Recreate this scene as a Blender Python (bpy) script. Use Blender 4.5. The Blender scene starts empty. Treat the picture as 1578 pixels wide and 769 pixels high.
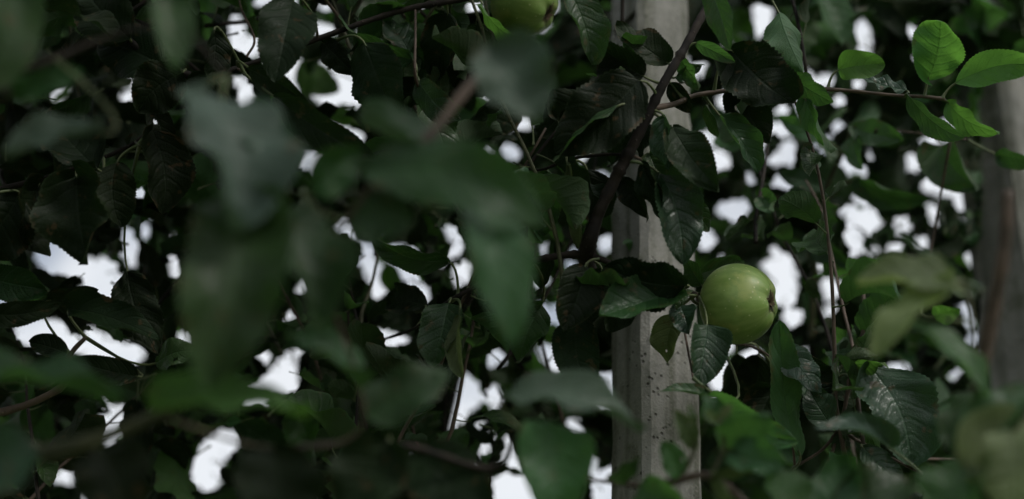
import bpy, bmesh, math, random
import numpy as np
from mathutils import Vector, Matrix

# ---------------------------------------------------------------- camera
scene = bpy.context.scene
PW, PH = 1578.0, 769.0                      # size of the photograph
LENS, SENSOR = 50.0, 36.0
FPX = LENS / SENSOR * PW
PITCH, ROLL = math.radians(27.0), math.radians(2.04)
CAM = Vector((0, 0, 1.5))
FOCUS, FSTOP = 1.255, 2.2
cd = bpy.data.cameras.new('camera'); cam = bpy.data.objects.new('camera', cd)
scene.collection.objects.link(cam); scene.camera = cam
cd.lens = LENS; cd.sensor_width = SENSOR; cd.clip_start = 0.02; cd.clip_end = 2000
cd.dof.use_dof = True; cd.dof.focus_distance = FOCUS; cd.dof.aperture_fstop = FSTOP
RC = Matrix.Rotation(math.pi / 2 + PITCH, 3, 'X') @ Matrix.Rotation(ROLL, 3, 'Z')
cam.matrix_world = Matrix.Translation(CAM) @ RC.to_4x4()
RCN = np.array(RC); CAMN = np.array(CAM)

# ---------------------------------------------------------------- sky and sun
SUN_EL, SUN_AZ = math.radians(42), math.radians(130)     # azimuth clockwise from +Y, behind the camera to the right
w = bpy.data.worlds.new('World'); scene.world = w; w.use_nodes = True
nt = w.node_tree; N = nt.nodes; Lk = nt.links; N.clear()
sky = N.new('ShaderNodeTexSky'); sky.sky_type = 'NISHITA'; sky.sun_disc = False
sky.sun_elevation = SUN_EL; sky.sun_rotation = SUN_AZ; sky.dust_density = 3.0
tc = N.new('ShaderNodeTexCoord'); no = N.new('ShaderNodeTexNoise')
no.inputs['Scale'].default_value = 8.0; no.inputs['Detail'].default_value = 5.0
cr = N.new('ShaderNodeValToRGB'); cr.color_ramp.elements[0].position = 0.40; cr.color_ramp.elements[1].position = 0.53
cr.color_ramp.elements[0].color = (0.38, 0.38, 0.38, 1); cr.color_ramp.elements[1].color = (0.97, 0.97, 0.97, 1)
mx = N.new('ShaderNodeMixRGB'); mx.inputs[2].default_value = (8.65, 9.0, 9.45, 1)
bg = N.new('ShaderNodeBackground'); bg.inputs['Strength'].default_value = 0.1
out = N.new('ShaderNodeOutputWorld')
Lk.new(tc.outputs['Generated'], no.inputs['Vector']); Lk.new(no.outputs['Fac'], cr.inputs['Fac'])
Lk.new(cr.outputs['Color'], mx.inputs[0]); Lk.new(sky.outputs['Color'], mx.inputs[1])
Lk.new(mx.outputs['Color'], bg.inputs['Color']); Lk.new(bg.outputs[0], out.inputs['Surface'])
sl = bpy.data.lights.new('sun', 'SUN'); sl.energy = 1.5; sl.angle = math.radians(14); sl.color = (1.0, 0.97, 0.92)
so = bpy.data.objects.new('sun', sl); scene.collection.objects.link(so)
sd = Vector((math.sin(SUN_AZ) * math.cos(SUN_EL), math.cos(SUN_AZ) * math.cos(SUN_EL), math.sin(SUN_EL)))
so.rotation_euler = sd.to_track_quat('Z', 'Y').to_euler(); so.location = sd * 20
vs = scene.view_settings; vs.view_transform = 'Standard'; vs.look = 'None'; vs.exposure = 0.0; vs.gamma = 1.0
vs.use_curve_mapping = False
scene.cycles.max_bounces = 3; scene.cycles.diffuse_bounces = 2; scene.cycles.transmission_bounces = 3
scene.cycles.adaptive_threshold = 0.03
scene.cycles.use_denoising = True

# ---------------------------------------------------------------- helpers
rng = random.Random(11); nrg = np.random.default_rng(11)
COL = scene.collection
def fold_depth(d):                             # the near boughs hang between 0.8 m and 0.95 m from the lens
    return d if d >= 0.95 else 0.95 - (0.95 - d) * 0.56
def at(px, py, d):
    d = fold_depth(d)
    c = Vector(((px - PW / 2) / FPX * d, -(py - PH / 2) / FPX * d, -d))
    return CAM + RC @ c
def proj(P):                                   # Nx3 world -> Nx3 (px, py, depth)
    q = (np.asarray(P, float) - CAMN) @ RCN
    d = -q[:, 2]; ds = np.where(d > 1e-3, d, 1e-3)
    return np.stack([q[:, 0] / ds * FPX + PW / 2, -q[:, 1] / ds * FPX + PH / 2, d], 1)
def link(o, parent=None):
    COL.objects.link(o)
    if parent is not None: o.parent = parent
    return o
def new_mesh(name, V, F, mats, uv=None, midx=None, smooth=True, var=None):
    me = bpy.data.meshes.new(name)
    me.from_pydata([tuple(v) for v in V], [], F)
    for m in mats: me.materials.append(m)
    if midx is not None: me.polygons.foreach_set('material_index', np.asarray(midx, 'i'))
    if smooth: me.polygons.foreach_set('use_smooth', np.ones(len(F), bool))
    if uv is not None:
        l = me.uv_layers.new(name='UVMap')
        vi = np.zeros(len(me.loops), 'i'); me.loops.foreach_get('vertex_index', vi)
        l.data.foreach_set('uv', np.asarray(uv, 'f')[vi].ravel())
    if var is not None:
        a = me.attributes.new('leaf_var', 'FLOAT', 'POINT'); a.data.foreach_set('value', np.asarray(var, 'f'))
    me.update()
    return me
def tag(o, label=None, cat=None, group=None, kind=None):
    if label: o['label'] = label
    if cat: o['category'] = cat
    if group: o['group'] = group
    if kind: o['kind'] = kind
    return o

# ---------------------------------------------------------------- materials
def nodes(name):
    m = bpy.data.materials.new(name); m.use_nodes = True
    t = m.node_tree; t.nodes.clear()
    return m, t
def math_node(t, op, a, b=None, c=None):
    n = t.nodes.new('ShaderNodeMath'); n.operation = op
    for i, v in enumerate((a, b, c)):
        if v is None: continue
        if isinstance(v, (int, float)): n.inputs[i].default_value = v
        else: t.links.new(v, n.inputs[i])
    return n.outputs[0]
def mixc(t, f, a, b, bt='MIX'):
    n = t.nodes.new('ShaderNodeMixRGB'); n.blend_type = bt
    for i, v in enumerate((f, a, b)):
        if isinstance(v, (int, float)): n.inputs[i].default_value = v
        elif isinstance(v, tuple): n.inputs[i].default_value = (*v, 1)
        else: t.links.new(v, n.inputs[i])
    return n.outputs[0]
def smooth(t, v, a, b):
    n = t.nodes.new('ShaderNodeMapRange'); n.interpolation_type = 'SMOOTHSTEP'
    t.links.new(v, n.inputs[0]); n.inputs[1].default_value = a; n.inputs[2].default_value = b
    return n.outputs[0]

def leaf_shader(m, t, col, bu, geo, rough, spec, tcol, trans):
    n = t.nodes; L = t.links
    p = n.new('ShaderNodeBsdfPrincipled'); L.new(col, p.inputs['Base Color'])
    L.new(math_node(t, 'ADD', math_node(t, 'MULTIPLY', geo.outputs['Backfacing'], 0.2), rough), p.inputs['Roughness'])
    p.inputs['Specular IOR Level'].default_value = spec
    tr = n.new('ShaderNodeBsdfTranslucent'); L.new(tcol, tr.inputs['Color'])
    if bu is not None:
        L.new(bu.outputs[0], p.inputs['Normal']); L.new(bu.outputs[0], tr.inputs['Normal'])
    ms = n.new('ShaderNodeMixShader'); ms.inputs[0].default_value = trans
    L.new(p.outputs[0], ms.inputs[1]); L.new(tr.outputs[0], ms.inputs[2])
    o = n.new('ShaderNodeOutputMaterial'); L.new(ms.outputs[0], o.inputs['Surface'])
    return m
def leaf_material(name, top, under, rough, trans, trans_col, spec=0.4, vein=0.5, spots=0.0, fine=True):
    m, t = nodes(name); n = t.nodes; L = t.links
    uv = n.new('ShaderNodeUVMap'); uv.uv_map = 'UVMap'
    sp = n.new('ShaderNodeSeparateXYZ'); L.new(uv.outputs[0], sp.inputs[0])
    s = math_node(t, 'ABSOLUTE', math_node(t, 'MULTIPLY_ADD', sp.outputs[0], 2.0, -1.0))
    v = sp.outputs[1]
    oi = n.new('ShaderNodeObjectInfo'); at_ = n.new('ShaderNodeAttribute'); at_.attribute_name = 'leaf_var'
    rnd = math_node(t, 'FRACT', math_node(t, 'ADD', oi.outputs['Random'], at_.outputs['Fac']))
    tco = n.new('ShaderNodeTexCoord')
    nz = n.new('ShaderNodeTexNoise'); nz.inputs['Scale'].default_value = 45.0; nz.inputs['Detail'].default_value = 4
    geo = n.new('ShaderNodeNewGeometry'); L.new(geo.outputs['Position'], nz.inputs['Vector'])
    vv = math_node(t, 'ADD', v, math_node(t, 'MULTIPLY', nz.outputs['Fac'], 0.09))
    a = math_node(t, 'MULTIPLY', math_node(t, 'SUBTRACT', vv, math_node(t, 'MULTIPLY', math_node(t, 'POWER', s, 1.35), 0.24)), 6.5)
    tri = math_node(t, 'PINGPONG', a, 0.5)
    lat = math_node(t, 'SUBTRACT', 1.0, smooth(t, tri, 0.0, 0.04))
    lat = math_node(t, 'MULTIPLY', lat, math_node(t, 'SUBTRACT', 1.0, math_node(t, 'MULTIPLY', s, 0.75)))
    mid = math_node(t, 'SUBTRACT', 1.0, smooth(t, s, 0.012, 0.05))
    vm = math_node(t, 'MAXIMUM', math_node(t, 'MULTIPLY', lat, 0.6), mid)
    vo = n.new('ShaderNodeTexVoronoi'); vo.feature = 'DISTANCE_TO_EDGE'; vo.inputs['Scale'].default_value = 420.0
    L.new(geo.outputs['Position'], vo.inputs['Vector'])
    net = smooth(t, vo.outputs['Distance'], 0.0, 0.12)
    base = mixc(t, geo.outputs['Backfacing'], top, under)
    var = math_node(t, 'MULTIPLY_ADD', rnd, 0.65, 0.68)
    var = math_node(t, 'MULTIPLY', var, math_node(t, 'MULTIPLY_ADD', nz.outputs['Fac'], 0.8, 0.6))
    hs = n.new('ShaderNodeHueSaturation'); L.new(base, hs.inputs['Color']); L.new(var, hs.inputs['Value'])
    L.new(math_node(t, 'MULTIPLY_ADD', math_node(t, 'FRACT', math_node(t, 'MULTIPLY', rnd, 7.3)), 0.05, 0.475), hs.inputs['Hue'])
    col = hs.outputs[0]
    pale = tuple(min(1, c * 2.0 + 0.02) for c in top)
    col = mixc(t, math_node(t, 'MULTIPLY', vm, vein), col, pale)
    if spots > 0:
        n2 = n.new('ShaderNodeTexNoise'); n2.inputs['Scale'].default_value = 110.0; L.new(geo.outputs['Position'], n2.inputs['Vector'])
        col = mixc(t, math_node(t, 'MULTIPLY', smooth(t, n2.outputs['Fac'], 0.63, 0.70), spots), col, (0.10, 0.06, 0.03))
    if fine:
        n3 = n.new('ShaderNodeTexNoise'); n3.inputs['Scale'].default_value = 60.0; n3.inputs['Detail'].default_value = 3; L.new(geo.outputs['Position'], n3.inputs['Vector'])
        edge = smooth(t, math_node(t, 'ADD', math_node(t, 'MULTIPLY', s, 0.55), n3.outputs['Fac']), 1.08, 1.16)
        col = mixc(t, math_node(t, 'MULTIPLY', edge, 0.7), col, (0.07, 0.042, 0.02))
    # paler rim along the margin
    col = mixc(t, math_node(t, 'MULTIPLY', smooth(t, s, 0.93, 1.0), 0.5), col, pale)
    if not fine:
        return leaf_shader(m, t, col, None, geo, rough, spec, mixc(t, 1.0, trans_col, var, 'MULTIPLY'), trans)
    h = math_node(t, 'ADD', math_node(t, 'MULTIPLY', smooth(t, tri, 0.0, 0.22), 0.45), math_node(t, 'MULTIPLY', net, 0.18))
    h = math_node(t, 'ADD', h, math_node(t, 'MULTIPLY', nz.outputs['Fac'], 1.9))
    h = math_node(t, 'ADD', h, math_node(t, 'MULTIPLY', smooth(t, s, 0.0, 0.08), 0.6))
    bu = n.new('ShaderNodeBump'); bu.inputs['Strength'].default_value = 0.75; bu.inputs['Distance'].default_value = 0.0011
    L.new(h, bu.inputs['Height'])
    tcol = mixc(t, 1.0, mixc(t, math_node(t, 'MULTIPLY', vm, 0.5), trans_col, tuple(c * 0.4 for c in trans_col)), var, 'MULTIPLY')
    return leaf_shader(m, t, col, bu, geo, rough, spec, tcol, trans)
M = {}
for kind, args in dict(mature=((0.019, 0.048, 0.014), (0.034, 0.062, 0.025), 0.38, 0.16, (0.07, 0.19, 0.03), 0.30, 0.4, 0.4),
                       dark=((0.009, 0.018, 0.006), (0.016, 0.027, 0.011), 0.48, 0.07, (0.04, 0.10, 0.02), 0.13, 0.3, 0.4),  # mature leaf blackened: shade of leaves turned from the light, put into the colour
                       mid=((0.033, 0.080, 0.030), (0.052, 0.096, 0.043), 0.40, 0.27, (0.12, 0.32, 0.05), 0.30, 0.35, 0.3),
                       young=((0.052, 0.130, 0.030), (0.076, 0.142, 0.048), 0.50, 0.34, (0.16, 0.40, 0.05), 0.24, 0.3),
                       pale=((0.135, 0.180, 0.082), (0.165, 0.195, 0.110), 0.50, 0.36, (0.30, 0.42, 0.11), 0.26, 0.3),
                       felt=((0.060, 0.094, 0.066), (0.086, 0.116, 0.086), 0.46, 0.15, (0.10, 0.20, 0.08), 0.30, 0.35),
                       olive=((0.082, 0.115, 0.048), (0.112, 0.135, 0.066), 0.52, 0.27, (0.18, 0.27, 0.07), 0.26, 0.4, 0.5),
                       waxy=((0.025, 0.058, 0.028), (0.038, 0.068, 0.037), 0.34, 0.12, (0.07, 0.18, 0.04), 0.38, 0.4, 0.5)).items():
    M[kind] = leaf_material(kind + '_leaf', *args)
    M[kind + '_far'] = leaf_material(kind + '_leaf_far', *args, fine=False)

def bark_material(name, c1, c2, rough=0.8):
    m, t = nodes(name); n = t.nodes; L = t.links
    tco = n.new('ShaderNodeTexCoord')
    a = n.new('ShaderNodeTexNoise'); a.inputs['Scale'].default_value = 60; a.inputs['Detail'].default_value = 6
    b = n.new('ShaderNodeTexVoronoi'); b.inputs['Scale'].default_value = 170
    L.new(tco.outputs['Object'], a.inputs['Vector']); L.new(tco.outputs['Object'], b.inputs['Vector'])
    col = mixc(t, smooth(t, a.outputs['Fac'], 0.35, 0.65), c1, c2)
    lent = math_node(t, 'SUBTRACT', 1.0, smooth(t, b.outputs['Distance'], 0.08, 0.2))
    col = mixc(t, math_node(t, 'MULTIPLY', lent, 0.5), col, tuple(min(1, c * 2.2) for c in c2))
    bu = n.new('ShaderNodeBump'); bu.inputs['Strength'].default_value = 0.7; bu.inputs['Distance'].default_value = 0.0015
    L.new(math_node(t, 'ADD', a.outputs['Fac'], lent), bu.inputs['Height'])
    p = n.new('ShaderNodeBsdfPrincipled'); p.inputs['Roughness'].default_value = rough; p.inputs['Specular IOR Level'].default_value = 0.3
    L.new(col, p.inputs['Base Color']); L.new(bu.outputs[0], p.inputs['Normal'])
    o = n.new('ShaderNodeOutputMaterial'); L.new(p.outputs[0], o.inputs['Surface'])
    return m
M['bark'] = bark_material('bark', (0.010, 0.008, 0.0065), (0.028, 0.021, 0.016))
M['twig'] = bark_material('young_bark', (0.060, 0.045, 0.033), (0.115, 0.082, 0.062), 0.6)
M['green_twig'] = bark_material('green_bark', (0.05, 0.055, 0.028), (0.09, 0.09, 0.05), 0.55)
M['petiole'] = bark_material('petiole_skin', (0.07, 0.10, 0.04), (0.12, 0.14, 0.065), 0.5)

def concrete_material():
    m, t = nodes('concrete'); n = t.nodes; L = t.links
    tco = n.new('ShaderNodeTexCoord')
    a = n.new('ShaderNodeTexNoise'); a.inputs['Scale'].default_value = 14; a.inputs['Detail'].default_value = 8; a.inputs['Roughness'].default_value = 0.65
    L.new(tco.outputs['Object'], a.inputs['Vector'])
    mp = n.new('ShaderNodeMapping'); mp.inputs['Scale'].default_value = (60, 60, 2.2); L.new(tco.outputs['Object'], mp.inputs['Vector'])
    b = n.new('ShaderNodeTexNoise'); b.inputs['Scale'].default_value = 1.0; b.inputs['Detail'].default_value = 5; L.new(mp.outputs[0], b.inputs['Vector'])
    v = n.new('ShaderNodeTexVoronoi'); v.inputs['Scale'].default_value = 150; v.inputs['Randomness'].default_value = 1.0; L.new(tco.outputs['Object'], v.inputs['Vector'])
    g = n.new('ShaderNodeTexNoise'); g.inputs['Scale'].default_value = 420; g.inputs['Detail'].default_value = 3; L.new(tco.outputs['Object'], g.inputs['Vector'])
    msk = n.new('ShaderNodeTexNoise'); msk.inputs['Scale'].default_value = 38; L.new(tco.outputs['Object'], msk.inputs['Vector'])
    pit = math_node(t, 'MULTIPLY', math_node(t, 'SUBTRACT', 1.0, smooth(t, v.outputs['Distance'], 0.10, 0.30)), smooth(t, msk.outputs['Fac'], 0.50, 0.60))
    col = mixc(t, smooth(t, a.outputs['Fac'], 0.3, 0.7), (0.18, 0.18, 0.16), (0.40, 0.39, 0.36))
    col = mixc(t, math_node(t, 'MULTIPLY', smooth(t, b.outputs['Fac'], 0.42, 0.66), 0.75), col, (0.085, 0.092, 0.062))
    col = mixc(t, math_node(t, 'MULTIPLY', smooth(t, g.outputs['Fac'], 0.45, 0.75), 0.35), col, (0.42, 0.40, 0.36))
    al = n.new('ShaderNodeTexNoise'); al.inputs['Scale'].default_value = 7; al.inputs['Detail'].default_value = 9; al.inputs['Roughness'].default_value = 0.75; L.new(tco.outputs['Object'], al.inputs['Vector'])
    col = mixc(t, math_node(t, 'MULTIPLY', smooth(t, al.outputs['Fac'], 0.52, 0.66), 0.75), col, (0.075, 0.085, 0.045))
    col = mixc(t, math_node(t, 'MULTIPLY', pit, 0.75), col, (0.07, 0.065, 0.055))
    h = math_node(t, 'SUBTRACT', math_node(t, 'MULTIPLY', g.outputs['Fac'], 0.5), math_node(t, 'MULTIPLY', pit, 1.6))
    h = math_node(t, 'ADD', h, math_node(t, 'MULTIPLY', a.outputs['Fac'], 1.2))
    bu = n.new('ShaderNodeBump'); bu.inputs['Strength'].default_value = 0.9; bu.inputs['Distance'].default_value = 0.002; L.new(h, bu.inputs['Height'])
    p = n.new('ShaderNodeBsdfPrincipled'); p.inputs['Roughness'].default_value = 0.9; p.inputs['Specular IOR Level'].default_value = 0.2
    L.new(col, p.inputs['Base Color']); L.new(bu.outputs[0], p.inputs['Normal'])
    o = n.new('ShaderNodeOutputMaterial'); L.new(p.outputs[0], o.inputs['Surface'])
    return m
M['concrete'] = concrete_material()

def apple_material():
    m, t = nodes('apple_skin'); n = t.nodes; L = t.links
    tco = n.new('ShaderNodeTexCoord'); sp = n.new('ShaderNodeSeparateXYZ'); L.new(tco.outputs['Object'], sp.inputs[0])
    ang = math_node(t, 'ARCTAN2', sp.outputs[1], sp.outputs[0])
    cb = n.new('ShaderNodeCombineXYZ')
    L.new(math_node(t, 'MULTIPLY', math_node(t, 'COSINE', ang), 4.0), cb.inputs[0]); L.new(math_node(t, 'MULTIPLY', math_node(t, 'SINE', ang), 4.0), cb.inputs[1])
    L.new(math_node(t, 'MULTIPLY', sp.outputs[2], 25.0), cb.inputs[2])
    st = n.new('ShaderNodeTexNoise'); st.inputs['Scale'].default_value = 1.6; st.inputs['Detail'].default_value = 5; L.new(cb.outputs[0], st.inputs['Vector'])
    bl = n.new('ShaderNodeTexNoise'); bl.inputs['Scale'].default_value = 38; bl.inputs['Detail'].default_value = 3; L.new(tco.outputs['Object'], bl.inputs['Vector'])
    vo = n.new('ShaderNodeTexVoronoi'); vo.inputs['Scale'].default_value = 170; L.new(tco.outputs['Object'], vo.inputs['Vector'])
    col = mixc(t, smooth(t, st.outputs['Fac'], 0.3, 0.7), (0.165, 0.265, 0.056), (0.240, 0.335, 0.095))
    col = mixc(t, math_node(t, 'MULTIPLY', smooth(t, bl.outputs['Fac'], 0.42, 0.60), 0.6), col, (0.135, 0.225, 0.05))
    dots = math_node(t, 'SUBTRACT', 1.0, smooth(t, vo.outputs['Distance'], 0.10, 0.17))
    col = mixc(t, math_node(t, 'MULTIPLY', dots, 0.75), col, (0.46, 0.48, 0.26))
    lg = n.new('ShaderNodeTexNoise'); lg.inputs['Scale'].default_value = 22; lg.inputs['Detail'].default_value = 6; lg.inputs['Roughness'].default_value = 0.7; L.new(tco.outputs['Object'], lg.inputs['Vector'])
    col = mixc(t, math_node(t, 'MULTIPLY', smooth(t, lg.outputs['Fac'], 0.50, 0.62), 0.45), col, (0.36, 0.38, 0.11))
    col = mixc(t, math_node(t, 'MULTIPLY', smooth(t, lg.outputs['Fac'], 0.66, 0.70), 0.5), col, (0.24, 0.18, 0.09))
    # corky russet around the calyx basin (object +Z end)
    rad = math_node(t, 'SQRT', math_node(t, 'ADD', math_node(t, 'MULTIPLY', sp.outputs[0], sp.outputs[0]), math_node(t, 'MULTIPLY', sp.outputs[1], sp.outputs[1])))
    rus = math_node(t, 'MULTIPLY', math_node(t, 'SUBTRACT', 1.0, smooth(t, rad, 0.005, 0.014)), smooth(t, sp.outputs[2], 0.0, 0.004))
    col = mixc(t, math_node(t, 'MULTIPLY', rus, math_node(t, 'MULTIPLY_ADD', bl.outputs['Fac'], 1.2, 0.2)), col, (0.10, 0.075, 0.04))
    bu = n.new('ShaderNodeBump'); bu.inputs['Strength'].default_value = 0.25; bu.inputs['Distance'].default_value = 0.002
    L.new(math_node(t, 'ADD', bl.outputs['Fac'], math_node(t, 'MULTIPLY', dots, 0.08)), bu.inputs['Height'])
    p = n.new('ShaderNodeBsdfPrincipled'); p.inputs['Roughness'].default_value = 0.40; p.inputs['Specular IOR Level'].default_value = 0.35
    p.inputs['Subsurface Weight'].default_value = 0.12; p.inputs['Subsurface Radius'].default_value = (0.006, 0.008, 0.003); p.inputs['Subsurface Scale'].default_value = 0.6
    L.new(col, p.inputs['Base Color']); L.new(bu.outputs[0], p.inputs['Normal'])
    o = n.new('ShaderNodeOutputMaterial'); L.new(p.outputs[0], o.inputs['Surface'])
    return m
M['apple'] = apple_material()
M['calyx'] = bark_material('dry_calyx', (0.05, 0.035, 0.02), (0.16, 0.12, 0.06), 0.9)

def ground_material():
    m, t = nodes('orchard_grass'); n = t.nodes; L = t.links
    geo = n.new('ShaderNodeNewGeometry')
    a = n.new('ShaderNodeTexNoise'); a.inputs['Scale'].default_value = 3; a.inputs['Detail'].default_value = 10; L.new(geo.outputs['Position'], a.inputs['Vector'])
    col = mixc(t, smooth(t, a.outputs['Fac'], 0.35, 0.65), (0.035, 0.055, 0.018), (0.085, 0.10, 0.035))
    bu = n.new('ShaderNodeBump'); bu.inputs['Distance'].default_value = 0.05; L.new(a.outputs['Fac'], bu.inputs['Height'])
    p = n.new('ShaderNodeBsdfPrincipled'); p.inputs['Roughness'].default_value = 0.95
    L.new(col, p.inputs['Base Color']); L.new(bu.outputs[0], p.inputs['Normal'])
    o = n.new('ShaderNodeOutputMaterial'); L.new(p.outputs[0], o.inputs['Surface'])
    return m

# ---------------------------------------------------------------- ground
gn = 41; gx = np.sign(np.linspace(-1, 1, gn)) * np.abs(np.linspace(-1, 1, gn)) ** 3 * 600
GV = []; GF = []
for j in range(gn):
    for i in range(gn):
        r = math.hypot(gx[i], gx[j])
        GV.append((gx[i], gx[j], 0.04 * math.sin(gx[i] * 1.3) * math.cos(gx[j] * 0.9) * min(1, r / 6)))
for j in range(gn - 1):
    for i in range(gn - 1):
        GF.append((j * gn + i, j * gn + i + 1, (j + 1) * gn + i + 1, (j + 1) * gn + i))
g = link(bpy.data.objects.new('ground', new_mesh('ground', GV, GF, [ground_material()])))
tag(g, 'grassy orchard ground below the trees', kind='structure')

# ---------------------------------------------------------------- concrete trellis posts
def post(name, px, py, d, side, yaw, height, label, hole=None):
    c = at(px, py, d); ch = side * 0.10; hs = side / 2
    sec = [(-hs + ch, -hs), (hs - ch, -hs), (hs, -hs + ch), (hs, hs - ch), (hs - ch, hs), (-hs + ch, hs), (-hs, hs - ch), (-hs, -hs + ch)]
    rr = random.Random(5); V = []; F = []; nz = 170
    for k in range(nz + 1):
        z = -0.15 + (height + 0.15) * k / nz
        for (x, y) in sec:
            V.append((x * (1 + rr.gauss(0, .013) - (rr.uniform(0, .09) if rr.random() < .05 else 0)), y * (1 + rr.gauss(0, .013)), z + (rr.uniform(-.01, .004) if k == nz else 0)))
    for k in range(nz):
        for i in range(8):
            j = (i + 1) % 8
            F.append((k * 8 + i, k * 8 + j, (k + 1) * 8 + j, (k + 1) * 8 + i))
    V.append((0, 0, height - 0.006)); t0 = len(V) - 1
    for i in range(8): F.append((nz * 8 + i, nz * 8 + (i + 1) % 8, t0))
    o = bpy.data.objects.new(name, new_mesh(name, V, F, [M['concrete']], smooth=False)); link(o)
    o.location = (c.x, c.y, 0); o.rotation_euler = (0, 0, yaw)
    tag(o, label, 'post', 'concrete trellis posts')
    return o
post1 = post('concrete_post', 1006, 384, 1.435, 0.065, math.radians(27), 3.1, 'grey concrete trellis post standing upright behind the hanging green apple')
post2 = post('concrete_post', 1562, 384, 1.80, 0.084, math.radians(40), 2.62, 'out-of-focus concrete post cut by the right edge, behind the blurred brown stem')
# a wire hole cast into the first post
bm = bmesh.new(); bm.from_mesh(post1.data); tgt = post1.matrix_basis.inverted() @ at(959, 10, 1.53)
f = min(bm.faces, key=lambda f: (f.calc_center_median() - tgt).length + (1 if f.normal.y > 0 else 0))
wid = min(e.calc_length() for e in f.edges)
bmesh.ops.inset_individual(bm, faces=[f], thickness=wid * 0.28)
g_ = bmesh.ops.extrude_discrete_faces(bm, faces=[f])['faces'][0]
for v in g_.verts: v.co -= g_.normal * 0.022
bm.to_mesh(post1.data); bm.free()

# ---------------------------------------------------------------- leaf blade
def leaf_arrays(L, W, a=0.55, b=0.75, bend=0.4, fold=0.25, wave=0.06, twist=0.0, seed=0, nv=16, nu=6, teeth=0, quilt=0.0, skew=0.0, petiole=None, pr=0.0011, crumple=0.0, curl=0.0):
    """blade in local space: base at origin, tip on +Y at distance L, upper face +Z. Returns V, F, UV, material index"""
    r = random.Random(seed)
    ph = r.uniform(0, 6.28); ph2 = r.uniform(0, 6.28); wf = r.uniform(1.6, 2.8)
    ts = np.linspace(0, 1, nv + 1)
    ang = bend * (ts ** 1.3) + 0.06 * np.sin(ts * 7 + ph)
    y = np.concatenate([[0], np.cumsum(np.cos((ang[1:] + ang[:-1]) / 2))]); z = np.concatenate([[0], -np.cumsum(np.sin((ang[1:] + ang[:-1]) / 2))])
    ca = math.atan2(z[-1], y[-1]); cl = math.hypot(y[-1], z[-1])
    c, s_ = math.cos(-ca), math.sin(-ca)
    yy = (c * y - s_ * z) * L / cl; zz = (s_ * y + c * z) * L / cl
    an = -ang - ca
    tt = np.clip(ts, 1e-4, 1 - 1e-4)
    wp = tt ** a * (1 - tt) ** b; wp /= wp.max()
    wp[0] = 0.05; wp[-1] = 0.012
    V = []; UV = []; F = []; MI = []
    ss = np.linspace(-1, 1, nu + 1)
    fd = fold
    for i, t in enumerate(ts):
        tooth = 0.0
        if teeth: tooth = 0.032 * ((i % 2) * 2 - 1) * (1 if 0 < i < nv else 0) * r.uniform(0.5, 1.4)
        tw = twist * t
        for s in ss:
            hw = W / 2 * wp[i]
            edge = 1 + (tooth if abs(s) > 0.99 else 0) + 0.04 * math.sin(t * 9 + ph2 + (2 if s > 0 else 0)) * abs(s)
            x = s * hw * edge + skew * hw * (1 - s * s) * 0.0
            loc = fd * abs(x) * (1 - 0.25 * abs(s)) + wave * W * math.sin(t * 6.28 * wf + (ph if s > 0 else ph2)) * s * s * min(1, 3 * (1 - t)) \
                + quilt * W * (abs(math.sin(math.pi * (6.5 * (t - 0.24 * abs(s) ** 1.35) + 0.25 * math.sin(t * 17 + ph + s)))) - 0.5) * (0.6 + 0.6 * math.sin(t * 11 + ph2 + s * 2)) * (1 - abs(s)) * min(1, 6 * abs(s)) \
                + curl * W * abs(s) ** 3 * (0.5 + 0.5 * math.sin(t * 5 + (ph if s > 0 else ph2))) \
                + crumple * W * math.sin(t * 13 + ph + s * 3) * math.cos(s * 4 + ph2 + t * 5) * abs(s)
            xx = x * math.cos(tw) - loc * math.sin(tw); ll = x * math.sin(tw) + loc * math.cos(tw)
            V.append((xx + skew * L * 0.12 * math.sin(math.pi * t), yy[i] - math.sin(an[i]) * ll * 1.0, zz[i] + math.cos(an[i]) * ll))
            UV.append((s * 0.5 + 0.5, t))
    for i in range(nv):
        for j in range(nu):
            k = i * (nu + 1) + j
            F.append((k, k + 1, k + nu + 2, k + nu + 1)); MI.append(0)
    if petiole is not None:                      # local end point of the stalk
        P = Vector(petiole); p0 = Vector((0, L * 0.04, 0.0)); tan = Vector((0, -math.cos(an[0]), -math.sin(an[0])))
        p1 = p0 + tan * P.length * 0.45
        n0 = len(V); ns = 6; kk = 5
        pts = [p0 * (1 - q) ** 2 + p1 * 2 * q * (1 - q) + P * q * q for q in np.linspace(0, 1, ns + 1)]
        for q, p in enumerate(pts):
            d = (pts[min(q + 1, ns)] - pts[max(q - 1, 0)]).normalized()
            e1 = d.cross(Vector((0.3, 0.1, 1))).normalized(); e2 = d.cross(e1)
            rr = pr * (0.8 + 0.5 * q / ns + (0.5 if q == ns else 0))
            for k in range(kk):
                V.append(tuple(p + e1 * math.cos(k * 6.283 / kk) * rr + e2 * math.sin(k * 6.283 / kk) * rr)); UV.append((0.5, 0))
        for q in range(ns):
            for k in range(kk):
                F.append((n0 + q * kk + k, n0 + q * kk + (k + 1) % kk, n0 + (q + 1) * kk + (k + 1) % kk, n0 + (q + 1) * kk + k)); MI.append(1)
    return V, F, UV, MI

def frame(dirv, nrm, origin):
    y = dirv.normalized(); z = (nrm - y * nrm.dot(y)).normalized(); x = y.cross(z)
    return Matrix(((x.x, y.x, z.x, origin.x), (x.y, y.y, z.y, origin.y), (x.z, y.z, z.z, origin.z), (0, 0, 0, 1)))

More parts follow.
